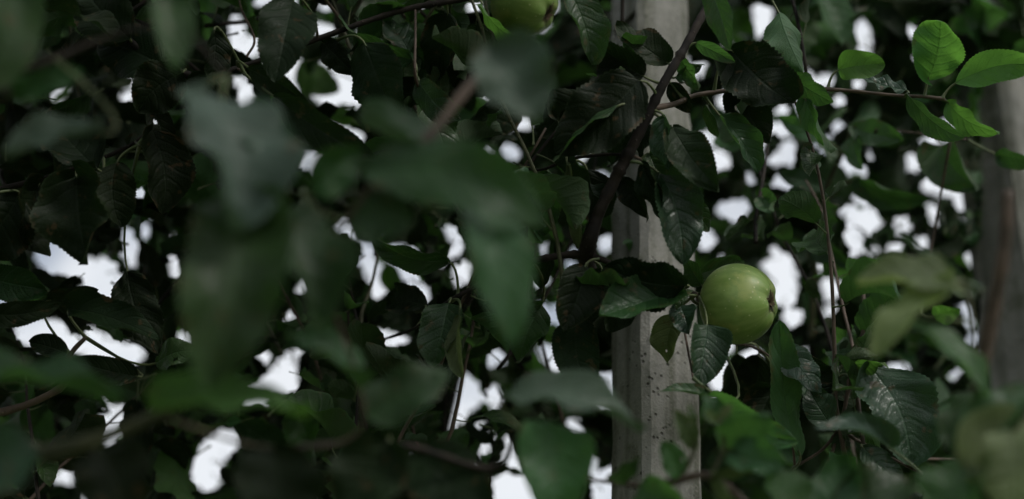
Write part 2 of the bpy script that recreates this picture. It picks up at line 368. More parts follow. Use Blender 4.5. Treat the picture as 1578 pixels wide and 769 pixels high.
# ---------------------------------------------------------------- trees, branches
class Tree:
    def __init__(s, loc, label):
        s.e = bpy.data.objects.new('apple_tree', None); link(s.e); s.e.location = loc; s.loc = Vector(loc)
        tag(s.e, label, 'tree', 'orchard apple trees'); s.branches = []     # (object, points)
def catmull(P, n):
    P = [np.array(p, float) for p in P]; Q = [2 * P[0] - P[1]] + P + [2 * P[-1] - P[-2]]; o = []
    for i in range(1, len(Q) - 2):
        for k in range(n):
            t = k / n; a, b, c, d = Q[i - 1:i + 3]
            o.append(0.5 * (2 * b + (c - a) * t + (2 * a - 5 * b + 4 * c - d) * t * t + (3 * b - a - 3 * c + d) * t ** 3))
    o.append(P[-1]); return np.array(o)
def tube(P, R, sides=7, bumps=0.08, seed=0):
    r = random.Random(seed); V = []; F = []; n = len(P); prev = None
    for i in range(n):
        d = Vector(P[min(i + 1, n - 1)] - P[max(i - 1, 0)]).normalized()
        e1 = d.cross(Vector((0.21, 0.13, 1.0)) if prev is None else prev).normalized()
        if prev is not None: e1 = (prev - d * prev.dot(d)).normalized()
        prev = e1; e2 = d.cross(e1); k0 = 1 + r.uniform(-bumps, bumps)
        for k in range(sides):
            q = k * 6.2832 / sides; rr = R[i] * k0 * (1 + r.uniform(-bumps, bumps) * 0.6)
            V.append(tuple(Vector(P[i]) + e1 * math.cos(q) * rr + e2 * math.sin(q) * rr))
    for i in range(n - 1):
        for k in range(sides):
            F.append((i * sides + k, i * sides + (k + 1) % sides, (i + 1) * sides + (k + 1) % sides, (i + 1) * sides + k))
    F.append(tuple(range(sides))[::-1]); F.append(tuple((n - 1) * sides + k for k in range(sides)))
    return V, F
def branch_world(tree, pts, radii, mat='bark', name='branch', n=6, sides=8):
    P = catmull(pts, n); R = np.interp(np.linspace(0, 1, len(P)), np.linspace(0, 1, len(radii)), radii)
    if n >= 6:
        nr = random.Random(len(tree.branches) * 3 + 1)
        for k in range(2, len(P) - 1):
            if nr.random() < 0.08: R[k] *= nr.uniform(1.15, 1.4)
    V, F = tube(P - np.array(tree.loc), R, sides, 0.07, len(tree.branches))
    o = bpy.data.objects.new(name, new_mesh(name, V, F, [M[mat]])); link(o, tree.e)
    tree.branches.append((o, P)); return o
def branch(tree, pts, mat='bark', name='branch', n=12, sides=8):
    """pts: (px, py, depth, width in px)"""
    return branch_world(tree, [tuple(at(a, b, c)) for a, b, c, d in pts], [d * fold_depth(c) / FPX / 2 for a, b, c, d in pts], mat, name, n, sides)

base1 = at(1010, 560, 1.62)
T1 = Tree((base1.x, base1.y, 0), 'apple tree whose branch with the sharp green apple crosses the upright concrete post')
T2 = Tree((-1.05, 0.75, 0), 'near apple tree whose large soft blurred leaves fill the left side')
T3 = Tree((1.0, 0.62, 0), 'near apple tree with a blurred brown stem and pale leaves before the right-hand post')
T4 = Tree((-0.55, 2.3, 0), 'apple tree behind, seen dark between the left-hand leaves')
T5 = Tree((0.75, 2.5, 0), 'apple tree behind, its blurred leaves dotted with round sky gaps right of the post')

def trunk(tree, top, r0, r1):
    b = tree.loc; t = Vector(top)
    P = [(b.x, b.y, -0.1), (b.x + 0.01, b.y, 0.35), tuple(b.lerp(t, 0.45) + Vector((0.015, 0.01, 0))), tuple(t)]
    return branch_world(tree, P, [r0 * 1.4, r0, (r0 + r1) / 2, r1], 'bark', 'trunk', 10, 12)

# T1: the tree on the post
trunk(T1, at(1005, 700, 1.66), 0.026, 0.017)
branch(T1, [(1005, 700, 1.66, 30), (1000, 560, 1.66, 30), (940, 470, 1.56, 30), (912, 430, 1.36, 28), (905, 388, 1.235, 27), (922, 330, 1.22, 19), (952, 268, 1.22, 18), (985, 205, 1.22, 17),
            (1022, 130, 1.22, 14), (1057, 70, 1.23, 13), (1092, 5, 1.25, 12), (1140, -90, 1.3, 12), (1150, -260, 1.4, 10)], 'bark')
branch(T1, [(908, 392, 1.235, 13), (870, 393, 1.235, 11), (818, 404, 1.235, 10), (745, 436, 1.24, 8), (690, 466, 1.25, 7), (640, 505, 1.3, 5), (585, 525, 1.4, 4)], 'bark')
branch(T1, [(905, 392, 1.235, 12), (938, 404, 1.22, 9), (990, 425, 1.22, 7), (1040, 445, 1.235, 7), (1072, 452, 1.25, 6)], 'bark')
branch(T1, [(1000, 168, 1.22, 11), (1040, 160, 1.24, 9), (1068, 148, 1.25, 8), (1110, 141, 1.255, 7), (1180, 134, 1.255, 6), (1285, 138, 1.255, 6), (1380, 147, 1.255, 5.5), (1425, 149, 1.255, 5.5), (1456, 153, 1.255, 6)], 'twig')
branch(T1, [(1125, -70, 1.3, 14), (960, -60, 1.32, 13), (830, -25, 1.31, 12), (720, -3, 1.30, 10), (620, 16, 1.29, 9), (500, 56, 1.28, 9), (380, 100, 1.27, 8), (300, 118, 1.25, 12), (215, 75, 1.24, 12), (180, 40, 1.24, 9)], 'bark')
branch(T1, [(380, 88, 1.27, 4), (392, 60, 1.3, 4), (372, 14, 1.31, 4), (366, -20, 1.32, 3)], 'twig')
branch(T1, [(975, 240, 1.22, 5), (935, 238, 1.24, 5), (880, 245, 1.27, 5), (830, 262, 1.3, 4), (790, 250, 1.33, 3)], 'bark', 'branch')
branch(T1, [(640, 16, 1.29, 4), (640, 60, 1.27, 4), (640, 118, 1.26, 5), (652, 160, 1.3, 4), (648, 230, 1.36, 3)], 'twig')
branch(T1, [(1072, 452, 1.25, 6), (1110, 520, 1.32, 4), (1160, 535, 1.30, 4), (1195, 560, 1.28, 4), (1215, 620, 1.26, 4), (1225, 720, 1.26, 4)], 'twig')
branch(T1, [(1228, 718, 1.26, 4), (1270, 690, 1.26, 5), (1296, 650, 1.26, 6), (1312, 575, 1.265, 7), (1331, 505, 1.29, 7), (1330, 440, 1.36, 5)], 'twig')
branch(T1, [(1296, 655, 1.27, 6), (1300, 740, 1.3, 7), (1310, 850, 1.35, 8)], 'twig')
branch(T1, [(1400, 707, 1.35, 4), (1450, 708, 1.37, 5), (1520, 712, 1.4, 6)], 'twig')
# blurred shoot behind, right of centre
branch(T5, [(1250, 520, 1.66, 9), (1254, 430, 1.64, 9), (1260, 365, 1.6, 9), (1272, 295, 1.56, 8), (1300, 230, 1.52, 7), (1316, 195, 1.5, 5)], 'green_twig')
branch(T5, [(1268, 312, 1.57, 5), (1300, 285, 1.56, 5), (1325, 272, 1.55, 4)], 'green_twig')
# T2: left-hand tree, near boughs
branch_world(T2, [tuple(T2.loc), tuple(T2.loc + Vector((0.02, 0.02, 1.0))), tuple(T2.loc + Vector((0.06, 0.05, 1.7))), tuple(T2.loc + Vector((0.0, 0.1, 2.6)))], [0.035, 0.026, 0.02, 0.008], 'bark', 'trunk', 10, 12)
tt = T2.loc
branch_world(T2, [tuple(tt + Vector((0.05, 0.04, 1.6))), tuple(at(-150, 720, 0.85)), tuple(at(60, 700, 0.72)), tuple(at(240, 640, 0.68)), tuple(at(330, 560, 0.66)), tuple(at(350, 330, 0.66))], [0.010, 0.008, 0.005, 0.0035, 0.003, 0.002], 'green_twig')
branch(T2, [(240, 640, 0.68, 6), (420, 690, 0.76, 5), (560, 650, 0.78, 5), (500, 420, 0.74, 6), (540, 330, 0.72, 9), (590, 270, 0.72, 10), (640, 235, 0.73, 13), (735, 118, 0.78, 16)], 'twig')
branch(T2, [(420, 690, 0.78, 5), (560, 680, 0.88, 7), (640, 690, 0.9, 11), (760, 722, 0.92, 11), (800, 660, 0.9, 8), (840, 625, 0.88, 6)], 'bark')
branch_world(T2, [tuple(tt + Vector((0.05, 0.05, 1.75))), tuple(at(-250, 600, 1.15)), tuple(at(-40, 640, 1.22)), tuple(at(90, 600, 1.22)), tuple(at(108, 548, 1.22)), tuple(at(132, 520, 1.225))], [0.009, 0.006, 0.004, 0.0028, 0.0024, 0.0018], 'twig')
branch_world(T2, [tuple(tt + Vector((0.03, 0.08, 2.0))), tuple(at(-220, 330, 1.15)), tuple(at(-20, 296, 1.23)), tuple(at(120, 258, 1.25)), tuple(at(220, 210, 1.26)), tuple(at(240, 150, 1.27))], [0.009, 0.005, 0.003, 0.002, 0.0015, 0.0012], 'bark')
branch_world(T2, [tuple(tt + Vector((0.03, 0.08, 2.1))), tuple(at(-150, 120, 0.8)), tuple(at(0, 120, 0.74)), tuple(at(160, 60, 0.78)), tuple(at(270, 40, 0.76)), tuple(at(350, 118, 0.75))], [0.008, 0.004, 0.002, 0.0016, 0.0014, 0.001], 'bark')
# T3: right-hand near tree
branch_world(T3, [tuple(T3.loc), tuple(T3.loc + Vector((-0.02, 0.02, 1.0))), tuple(T3.loc + Vector((-0.03, 0.03, 1.7))), tuple(T3.loc + Vector((0.05, 0.1, 2.6)))], [0.035, 0.026, 0.02, 0.008], 'bark', 'trunk', 10, 12)
branch_world(T3, [tuple(T3.loc + Vector((-0.02, 0.02, 1.1))), tuple(at(1600, 1100, 0.95)), tuple(at(1478, 800, 0.92)), tuple(at(1500, 640, 0.90)), tuple(at(1530, 480, 0.89)), tuple(at(1548, 380, 0.88)), tuple(at(1553, 292, 0.88))], [0.010, 0.008, 0.0062, 0.0054, 0.0048, 0.0043, 0.0038], 'twig')
branch(T3, [(1503, 620, 0.90, 10), (1500, 540, 0.86, 8), (1495, 470, 0.86, 7), (1480, 430, 0.86, 6)], 'green_twig')
branch(T3, [(1480, 790, 0.92, 14), (1300, 850, 0.92, 14), (1180, 800, 0.95, 13), (1100, 735, 0.97, 12), (1040, 742, 0.98, 12), (985, 748, 0.99, 9), (930, 742, 1.02, 5), (905, 738, 1.03, 3)], 'twig')
branch(T3, [(1045, 740, 0.98, 9), (1068, 700, 0.98, 8), (1072, 655, 0.98, 6)], 'green_twig')
branch(T3, [(1095, 735, 0.97, 8), (1115, 690, 0.97, 7), (1108, 645, 0.97, 9)], 'green_twig')
branch(T3, [(1485, 760, 0.91, 9), (1530, 700, 0.8, 8), (1580, 640, 0.76, 6), (1640, 560, 0.75, 4)], 'green_twig')
# back row leaders
trunk(T4, at(740, 420, 2.25), 0.03, 0.011)
branch(T4, [(740, 420, 2.25, 16), (762, 260, 2.0, 14), (766, 170, 2.0, 13), (760, 20, 2.1, 10), (750, -150, 2.2, 8)], 'bark')
trunk(T5, at(1250, 640, 2.2), 0.03, 0.013)
branch(T5, [(1250, 640, 2.2, 18), (1251, 510, 1.95, 15), (1247, 400, 1.9, 13), (1256, 300, 1.95, 10), (1240, 100, 2.1, 8), (1230, -150, 2.2, 6)], 'bark')

# ---------------------------------------------------------------- hand-placed leaves
heroes = []            # projected blades, for the cover grid
HN = [0]
def hero(tree, bx, by, tx, ty, wpx, d, d2=None, tw=0.0, bend=0.4, fold=0.25, wave=0.05, mat='mature', stalk=None, a=0.55, b=0.75, twist=None, quilt=0.008, skew=None, crumple=None, reach=0.07):
    hr = random.Random(bx * 7 + by * 13 + tx)
    if twist is None: twist = hr.uniform(-1.0, 1.0)
    if skew is None: skew = hr.uniform(-.6, .6)
    if crumple is None: crumple = hr.uniform(0.0, 0.07)
    wave = wave + hr.uniform(0, .05); bend = bend * hr.uniform(.8, 2.0)
    d2 = d if d2 is None else d2
    near = d < 0.95
    if near:
        bend = bend + 0.1; fold = max(fold, 0.32); wave = wave + 0.03; twist *= 0.4
    if near: d2 = d - (ty - by) / FPX * d * 0.75        # near leaves spread their upper side to the sky
    p0 = at(bx, by, d); p1 = at(tx, ty, d2); dv = p1 - p0; L = dv.length; W = wpx * (fold_depth(d) + fold_depth(d2)) / 2 / FPX
    tocam = (CAM - (p0 + p1) / 2).normalized()
    y = dv.normalized()
    if near: tocam = (tocam + Vector((0.1, 0, 0.8))).normalized()
    nrm = (tocam - y * tocam.dot(y)).normalized(); nrm = Matrix.Rotation(math.radians(tw), 3, y) @ nrm
    mw = frame(dv, nrm, p0)
    HN[0] += 1
    # nearest wood
    best = None
    for o, P in tree.branches:
        q = p0 if stalk is None else at(*stalk)
        dd = np.linalg.norm(P - np.array(q), axis=1); k = int(dd.argmin())
        if best is None or dd[k] < best[0]: best = (dd[k], o, Vector(P[k]))
    dist, bo, bp = best
    if stalk is not None: end = at(*stalk)
    elif dist < reach: end = bp
    else: end = p0 - dv * 0.28 + (bp - p0).normalized() * L * 0.1
    if stalk is not None and dist > 0.012 or stalk is None and dist >= reach:
        if dist < 0.45:
            mid = (end + bp) / 2 + (end - CAM).normalized() * dist * 0.22
            tb = branch_world(tree, [tuple(bp), tuple(mid), tuple(end)], [0.0015, 0.0012, 0.0009], 'twig' if tree is not T2 else 'green_twig', 'twig', 5, 6); bo = tb
    pet = mw.inverted() @ end
    sharp = d > 0.95
    V, F, UV, MI = leaf_arrays(L, W, a, b, bend, fold, wave, twist, 100 + HN[0], 44 if sharp else 14, 14 if sharp else 6, 1 if sharp else 0, quilt if sharp else 0, skew, tuple(pet), 0.0011 if d > 0.9 else 0.0009, crumple, hr.uniform(-.1, .45))
    if sharp and hr.random() < 0.16:              # eaten by insects
        for _h in range(hr.randint(1, 3)):
            ht, hs, hw = hr.uniform(.2, .85), hr.uniform(-.9, .9), hr.uniform(.02, .05)
            kp = [k for k, f in enumerate(F) if MI[k] == 1 or (((k // 14 + .5) / 44 - ht) / hw) ** 2 + (((k % 14 + .5) / 7 - 1 - hs) / (hw * 3.6)) ** 2 > 1]
            F = [F[k] for k in kp] if len(kp) > 500 and _h == 0 else F
            MI = [MI[k] for k in kp] if len(kp) > 500 and _h == 0 else MI
    me = new_mesh('leaf', V, F, [M[mat], M['petiole']], UV, MI)
    o = bpy.data.objects.new('leaf', me); link(o, bo)
    o.matrix_world = mw; o.matrix_parent_inverse = Matrix.Identity(4)
    o.matrix_local = Matrix.Translation(-tree.loc) @ mw
    nb = (45 if sharp else 15) * (15 if sharp else 7)
    Vw = np.array([tuple(mw @ Vector(v)) for v in V[:nb]])
    heroes.append((Vw.reshape(-1, 15 if sharp else 7, 3), o))
    return o

H = hero
# --- bright shoot, top right
H(T1, 1430, 122, 1450, 32, 80, 1.255, 1.24, tw=20, bend=0.2, fold=0.15, mat='young', stalk=(1424, 149, 1.255), a=0.5, b=0.36)
H(T1, 1472, 128, 1592, 100, 52, 1.255, 1.24, tw=-25, bend=0.5, fold=0.3, mat='young', stalk=(1452, 152, 1.255), a=0.5, b=0.5)
H(T1, 1462, 158, 1541, 204, 42, 1.255, 1.22, tw=15, bend=0.6, fold=0.25, mat='young', stalk=(1452, 152, 1.255), a=0.5, b=0.5, skew=0.5)
H(T1, 1398, 142, 1487, 212, 46, 1.25, 1.2, tw=62, bend=0.3, fold=0.3, mat='mid', stalk=(1394, 148, 1.255))
H(T1, 1398, 140, 1330, 119, 30, 1.26, 1.27, tw=55, bend=-0.4, fold=0.5, mat='waxy', stalk=(1400, 148, 1.255), wave=0.15)
H(T1, 1291, 108, 1363, 99, 46, 1.255, 1.245, tw=-20, bend=0.35, fold=0.2, mat='young', stalk=(1276, 137, 1.255), a=0.4, b=0.62)
H(T1, 1241, 153, 1290, 230, 36, 1.25, 1.23, tw=25, bend=0.3, fold=0.3, mat='mid', stalk=(1222, 136, 1.255))
H(T1, 1214, 118, 1284, 158, 44, 1.255, 1.24, tw=20, bend=0.4, mat='mid', stalk=(1210, 136, 1.255))
H(T1, 1128, 78, 1222, 160, 96, 1.24, 1.22, tw=12, bend=0.35, fold=0.15, mat='dark', stalk=(1100, 142, 1.255))
H(T1, 1200, 18, 1238, 112, 66, 1.27, 1.25, tw=165, bend=-0.5, fold=0.3, mat='mid', wave=0.08, stalk=(1172, -30, 1.3))
H(T1, 1092, -25, 1125, 78, 44, 1.2, 1.18, tw=20, bend=0.3, mat='mid', stalk=(1100, -35, 1.26))
H(T1, 1072, 66, 1133, 96, 24, 1.23, 1.22, tw=30, bend=0.5, mat='mid', stalk=(1060, 72, 1.23))
H(T1, 1110, 178, 1168, 268, 46, 1.25, 1.25, tw=-35, bend=0.6, fold=0.3, mat='mid', stalk=(1085, 146, 1.255))
H(T1, 1135, 142, 1182, 222, 66, 1.28, 1.27, tw=10, bend=0.3, mat='dark', stalk=(1130, 139, 1.255))
H(T1, 1090, 160, 1106, 212, 24, 1.28, 1.3, tw=50, bend=0.4, mat='mature', stalk=(1075, 147, 1.255))
# --- around the thick branch, over the post
H(T1, 872, -20, 912, 100, 62, 1.22, 1.21, tw=-25, bend=0.35, fold=0.3, mat='mature', quilt=0.02)
H(T1, 1030, 98, 948, 40, 58, 1.25, 1.26, tw=15, bend=0.5, mat='dark')
H(T1, 992, 118, 912, 58, 70, 1.23, 1.25, tw=-10, bend=0.5, mat='dark', wave=0.1)
H(T1, 985, 124, 856, 236, 108, 1.2, 1.2, tw=10, bend=0.35, fold=0.35, mat='dark')
H(T1, 952, 162, 858, 244, 34, 1.19, 1.19, tw=65, bend=0.4, fold=0.3, mat='mid')
H(T1, 975, 185, 942, 252, 52, 1.25, 1.27, tw=10, bend=0.3, mat='dark')
H(T1, 905, 150, 830, 215, 74, 1.27, 1.3, tw=20, bend=0.4, mat='dark')
H(T1, 1024, 180, 1032, 262, 40, 1.21, 1.2, tw=30, bend=0.4, fold=0.3, mat='waxy', stalk=(1004, 170, 1.22))
H(T1, 1036, 196, 1108, 296, 66, 1.21, 1.18, tw=-25, bend=0.6, fold=0.35, mat='dark', crumple=0.08, stalk=(1004, 172, 1.22))
H(T1, 1018, 268, 1052, 408, 78, 1.21, 1.19, tw=-28, bend=0.4, fold=0.3, mat='waxy', quilt=0.03, stalk=(966, 248, 1.22))
H(T1, 988, 250, 1040, 350, 48, 1.22, 1.2, tw=35, bend=0.5, fold=0.4, mat='dark', stalk=(962, 252, 1.22))
H(T1, 1056, 302, 1094, 356, 34, 1.24, 1.25, tw=20, mat='mature', stalk=(1040, 270, 1.25))
H(T1, 1060, 230, 1068, 330, 50, 1.24, 1.26, tw=20, mat='dark', bend=0.5)
H(T1, 874, 250, 892, 384, 44, 1.24, 1.24, tw=62, bend=-0.3, fold=0.3, mat='olive', stalk=(884, 244, 1.27))
H(T1, 845, 262, 838, 360, 60, 1.3, 1.32, tw=20, mat='mature', bend=0.5)
H(T1, 905, 262, 912, 340, 60, 1.31, 1.33, tw=-20, mat='dark', bend=0.5)
H(T1, 800, 262, 812, 372, 62, 1.32, 1.33, tw=-30, mat='mature', bend=0.5)
H(T1, 1048, 88, 1080, 132, 28, 1.24, 1.24, tw=30, mat='mid')
H(T1, 1032, 128, 1064, 174, 32, 1.25, 1.25, tw=20, mat='dark')
H(T1, 1000, 190, 986, 246, 34, 1.24, 1.24, tw=20, mat='dark')
H(T1, 1000, 236, 1034, 304, 42, 1.23, 1.22, tw=-20, mat='mature')
H(T1, 958, 276, 1000, 336, 38, 1.24, 1.23, tw=20, mat='dark')
H(T1, 1040, 120, 1078, 100, 26, 1.24, 1.25, tw=35, mat='waxy')
# --- dark cluster left of the apple
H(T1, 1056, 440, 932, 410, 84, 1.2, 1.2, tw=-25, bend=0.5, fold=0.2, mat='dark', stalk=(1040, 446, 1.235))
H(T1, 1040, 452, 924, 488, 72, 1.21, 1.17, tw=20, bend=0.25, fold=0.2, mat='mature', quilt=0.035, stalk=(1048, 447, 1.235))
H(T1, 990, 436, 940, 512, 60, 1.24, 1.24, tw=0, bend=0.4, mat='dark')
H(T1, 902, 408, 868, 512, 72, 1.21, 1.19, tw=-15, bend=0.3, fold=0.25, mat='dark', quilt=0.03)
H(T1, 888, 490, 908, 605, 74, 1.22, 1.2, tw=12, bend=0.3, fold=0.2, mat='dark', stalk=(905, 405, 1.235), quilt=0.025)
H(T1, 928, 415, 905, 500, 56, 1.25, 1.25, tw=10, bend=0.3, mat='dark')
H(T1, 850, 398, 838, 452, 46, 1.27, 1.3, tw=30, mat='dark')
H(T1, 835, 470, 800, 560, 58, 1.28, 1.27, tw=-10, bend=0.5, mat='mature', stalk=(820, 404, 1.235))
H(T1, 1062, 448, 1042, 478, 22, 1.22, 1.2, tw=40, bend=0.8, mat='mature', stalk=(1060, 450, 1.24))
H(T1, 1048, 470, 1062, 516, 44, 1.22, 1.2, tw=-10, bend=0.5, mat='waxy', stalk=(1072, 455, 1.25))
H(T1, 1040, 488, 1030, 560, 52, 1.25, 1.24, tw=10, bend=0.5, fold=0.4, mat='olive', stalk=(1070, 456, 1.25))
H(T1, 1090, 500, 1074, 596, 66, 1.215, 1.19, tw=-15, bend=0.35, fold=0.2, mat='waxy', crumple=0.06, stalk=(1078, 458, 1.25))
H(T1, 1066, 425, 1140, 402, 44, 1.31, 1.33, tw=20, mat='mature', stalk=(1064, 450, 1.25))
H(T1, 1082, 440, 1056, 396, 40, 1.28, 1.3, tw=-20, mat='mature', stalk=(1066, 450, 1.25))
H(T1, 1094, 612, 1012, 604, 26, 1.17, 1.15, tw=50, bend=0.6, mat='mature', stalk=(1115, 540, 1.31))
# --- below and right of the apple
H(T1, 1232, 702, 1202, 494, 62, 1.24, 1.22, tw=57, bend=-0.35, fold=0.35, mat='mid', stalk=(1222, 722, 1.26), b=0.6)
H(T1, 1206, 532, 1264, 608, 58, 1.25, 1.23, tw=-12, bend=0.4, fold=0.1, mat='waxy', quilt=0.006)
H(T1, 1228, 538, 1292, 578, 42, 1.27, 1.26, tw=30, bend=0.6, mat='dark', crumple=0.12)
H(T1, 1278, 652, 1246, 598, 52, 1.24, 1.25, tw=0, bend=0.3, mat='waxy')
H(T1, 1290, 585, 1262, 660, 48, 1.29, 1.3, tw=20, mat='dark')
H(T1, 1342, 566, 1404, 716, 108, 1.25, 1.22, tw=-22, bend=0.35, fold=0.22, mat='waxy', quilt=0.035, crumple=0.07, a=0.42, b=0.5, twist=0.1, skew=-0.5, stalk=(1312, 575, 1.265))
H(T1, 1318, 562, 1364, 558, 32, 1.25, 1.24, tw=30, bend=0.9, mat='young', stalk=(1312, 575, 1.265))
H(T1, 1338, 655, 1405, 750, 52, 1.27, 1.25, tw=40, bend=0.4, mat='mature')
H(T1, 1372, 690, 1255, 660, 44, 1.1, 1.05, tw=20, bend=0.5, mat='waxy', stalk=(1420, 730, 1.2))
H(T1, 1330, 690, 1388, 748, 44, 1.22, 1.2, tw=-20, mat='waxy')
H(T1, 1170, 545, 1150, 640, 60, 1.34, 1.36, tw=10, mat='dark')
H(T1, 1135, 545, 1118, 640, 55, 1.36, 1.38, tw=-20, mat='dark')
H(T1, 1190, 600, 1155, 690, 60, 1.33, 1.32, tw=20, mat='dark')
H(T1, 1105, 612, 1228, 680, 64, 1.16, 1.12, tw=20, bend=0.5, mat='mid')
H(T1, 1300, 590, 1340, 660, 50, 1.32, 1.33, tw=10, mat='dark')
# --- top left branch
H(T1, 562, 66, 622, 200, 96, 1.25, 1.23, tw=12, bend=0.3, fold=0.15, mat='dark', quilt=0.025, stalk=(520, 62, 1.28))
H(T1, 636, 92, 524, 22, 58, 1.27, 1.3, tw=-25, bend=0.45, fold=0.4, mat='mature', stalk=(640, 118, 1.26))
H(T1, 630, 80, 585, 30, 50, 1.29, 1.31, tw=20, bend=0.45, mat='waxy', stalk=(640, 110, 1.26))
H(T1, 498, 66, 546, 114, 44, 1.29, 1.28, tw=20, mat='dark')
H(T1, 452, 0, 424, 128, 88, 1.19, 1.15, tw=-12, bend=0.3, fold=0.35, mat='dark', stalk=(486, 30, 1.24))
H(T1, 384, 106, 482, 166, 44, 1.2, 1.18, tw=30, bend=0.2, mat='dark', stalk=(368, 102, 1.26))
H(T1, 424, 150, 580, 246, 58, 1.18, 1.15, tw=20, bend=0.4, mat='dark', stalk=(376, 112, 1.25))
H(T1, 328, 120, 305, 185, 56, 1.24, 1.24, tw=20, mat='dark')
H(T1, 330, 48, 322, 122, 48, 1.22, 1.22, tw=-30, mat='dark')
H(T1, 640, 118, 625, 210, 64, 1.3, 1.32, tw=20, mat='dark')
H(T1, 655, 150, 690, 250, 66, 1.29, 1.28, tw=-20, mat='mature')
H(T1, 690, 20, 672, 120, 60, 1.3, 1.33, tw=20, mat='dark')
H(T1, 700, 60, 745, 150, 70, 1.33, 1.35, tw=20, mat='dark')
H(T1, 742, 5, 800, 60, 34, 1.22, 1.2, tw=64, mat='young', stalk=(724, -2, 1.3))
H(T1, 645, 125, 710, 185, 52, 1.27, 1.25, tw=30, mat='waxy')
H(T1, 280, 112, 215, 170, 80, 1.22, 1.22, tw=20, mat='dark')
H(T1, 250, 100, 150, 60, 90, 1.23, 1.26, tw=10, mat='dark')
H(T1, 200, 60, 130, -20, 90, 1.23, 1.26, tw=-20, mat='dark')
# --- middle
H(T1, 690, 402, 578, 366, 48, 1.24, 1.22, tw=-25, bend=0.5, fold=0.3, mat='mature', stalk=(706, 458, 1.248))
H(T1, 692, 466, 668, 566, 70, 1.22, 1.2, tw=20, bend=0.4, mat='mature', stalk=(692, 465, 1.25))
H(T1, 708, 486, 714, 582, 40, 1.2, 1.18, tw=60, bend=0.6, mat='olive', stalk=(696, 464, 1.25))
H(T1, 735, 455, 772, 512, 54, 1.28, 1.3, tw=10, mat='dark')
H(T1, 655, 470, 600, 470, 50, 1.3, 1.34, tw=30, mat='dark')
# --- left edge, sharp silhouettes against the sky
H(T2, -16, 428, 78, 447, 56, 1.23, 1.22, tw=-15, bend=0.3, mat='mature', stalk=(-20, 300, 1.18))
H(T2, 76, 462, 152, 446, 48, 1.235, 1.23, tw=20, bend=0.3, fold=0.2, mat='dark', stalk=(110, 548, 1.22))
H(T2, 104, 476, 246, 524, 56, 1.22, 1.2, tw=-20, bend=0.5, mat='dark', stalk=(132, 520, 1.225), wave=0.1)
H(T2, 104, 545, 46, 528, 38, 1.22, 1.22, tw=20, mat='dark')
H(T2, -24, 482, 96, 470, 40, 1.2, 1.2, tw=20, mat='dark', stalk=(-40, 640, 1.22))
H(T2, 196, 420, 244, 548, 72, 1.24, 1.22, tw=20, bend=0.5, mat='dark', crumple=0.12, stalk=(215, 225, 1.22))
H(T2, 212, 580, 112, 556, 44, 1.22, 1.21, tw=10, mat='dark')
H(T2, 240, 560, 306, 540, 46, 1.24, 1.23, tw=-20, mat='mature')
H(T2, 118, 272, 136, 408, 112, 1.2, 1.17, tw=10, bend=0.3, mat='dark')
H(T2, 60, 285, 40, 385, 100, 1.22, 1.2, tw=-15, bend=0.3, mat='dark')
H(T2, 180, 250, 185, 350, 70, 1.23, 1.22, tw=20, mat='dark')
H(T2, 235, 200, 250, 330, 76, 1.24, 1.24, tw=-10, mat='dark')
H(T2, 235, 160, 262, 250, 40, 1.25, 1.25, tw=10, mat='dark')
H(T2, 30, 300, -40, 400, 100, 1.2, 1.2, tw=15, mat='dark')
H(T2, 150, 260, 80, 180, 90, 1.22, 1.25, tw=15, mat='dark')
# --- foreground, far out of focus
H(T2, 318, 142, 352, 356, 165, 0.68, tw=-12, bend=0.35, fold=0.35, mat='felt', a=0.42, b=0.75, wave=0.09, twist=0.1, stalk=(350, 120, 0.74))
H(T2, 352, 165, 452, 262, 80, 0.70, tw=15, bend=0.6, fold=0.4, mat='waxy', stalk=(350, 120, 0.74))
H(T2, 372, 300, 322, 596, 160, 0.66, tw=8, bend=0.35, fold=0.35, mat='mature', a=0.45, wave=0.09, twist=-0.1)
H(T2, 400, 318, 476, 500, 110, 0.69, tw=-15, bend=0.6, fold=0.45, mat='mature', wave=0.08)
H(T2, 690, 280, 552, 190, 96, 0.75, 0.76, tw=10, mat='waxy', stalk=(640, 235, 0.73))
H(T2, 752, 70, 826, 190, 122, 0.73, 0.70, tw=10, bend=0.3, mat='felt', stalk=(735, 118, 0.78))
H(T2, 560, 262, 840, 350, 110, 0.72, 0.70, tw=20, bend=0.5, mat='mid')
H(T2, 735, 290, 790, 535, 104, 0.73, 0.72, tw=-12, bend=0.4, mat='mid', stalk=(640, 235, 0.73))
H(T2, 590, 262, 700, 230, 66, 0.74, 0.76, tw=-20, mat='mature')
H(T2, 480, 300, 560, 230, 70, 0.72, 0.74, tw=30, mat='mature')
H(T2, 540, 330, 640, 340, 90, 0.72, 0.7, tw=30, mat='mature')
H(T2, 235, 635, 472, 646, 84, 0.64, 0.62, tw=-8, bend=0.6, fold=0.25, mat='young', stalk=(240, 640, 0.68))
H(T2, -30, 585, 182, 628, 118, 0.68, 0.66, tw=-10, bend=0.3, mat='mid', stalk=(60, 700, 0.72))
H(T2, 60, 700, -60, 740, 110, 0.70, 0.66, tw=-15, mat='waxy')
H(T2, 560, 640, 696, 572, 92, 0.78, tw=10, mat='mature', b=0.9)
H(T2, 555, 600, 440, 520, 70, 0.76, 0.75, tw=30, mat='mature')
H(T2, 640, 695, 755, 780, 110, 0.95, 0.9, tw=10, mat='dark')
H(T2, 600, 680, 520, 790, 120, 0.85, 0.82, tw=-10, mat='dark')
H(T2, 420, 690, 420, 820, 130, 0.75, 0.73, tw=10, mat='dark')
H(T2, 150, 690, 190, 800, 120, 0.74, 0.72, tw=15, mat='dark')
H(T2, 775, 612, 985, 668, 84, 0.88, 0.86, tw=-12, bend=0.5, fold=0.3, mat='felt', stalk=(800, 660, 0.9))
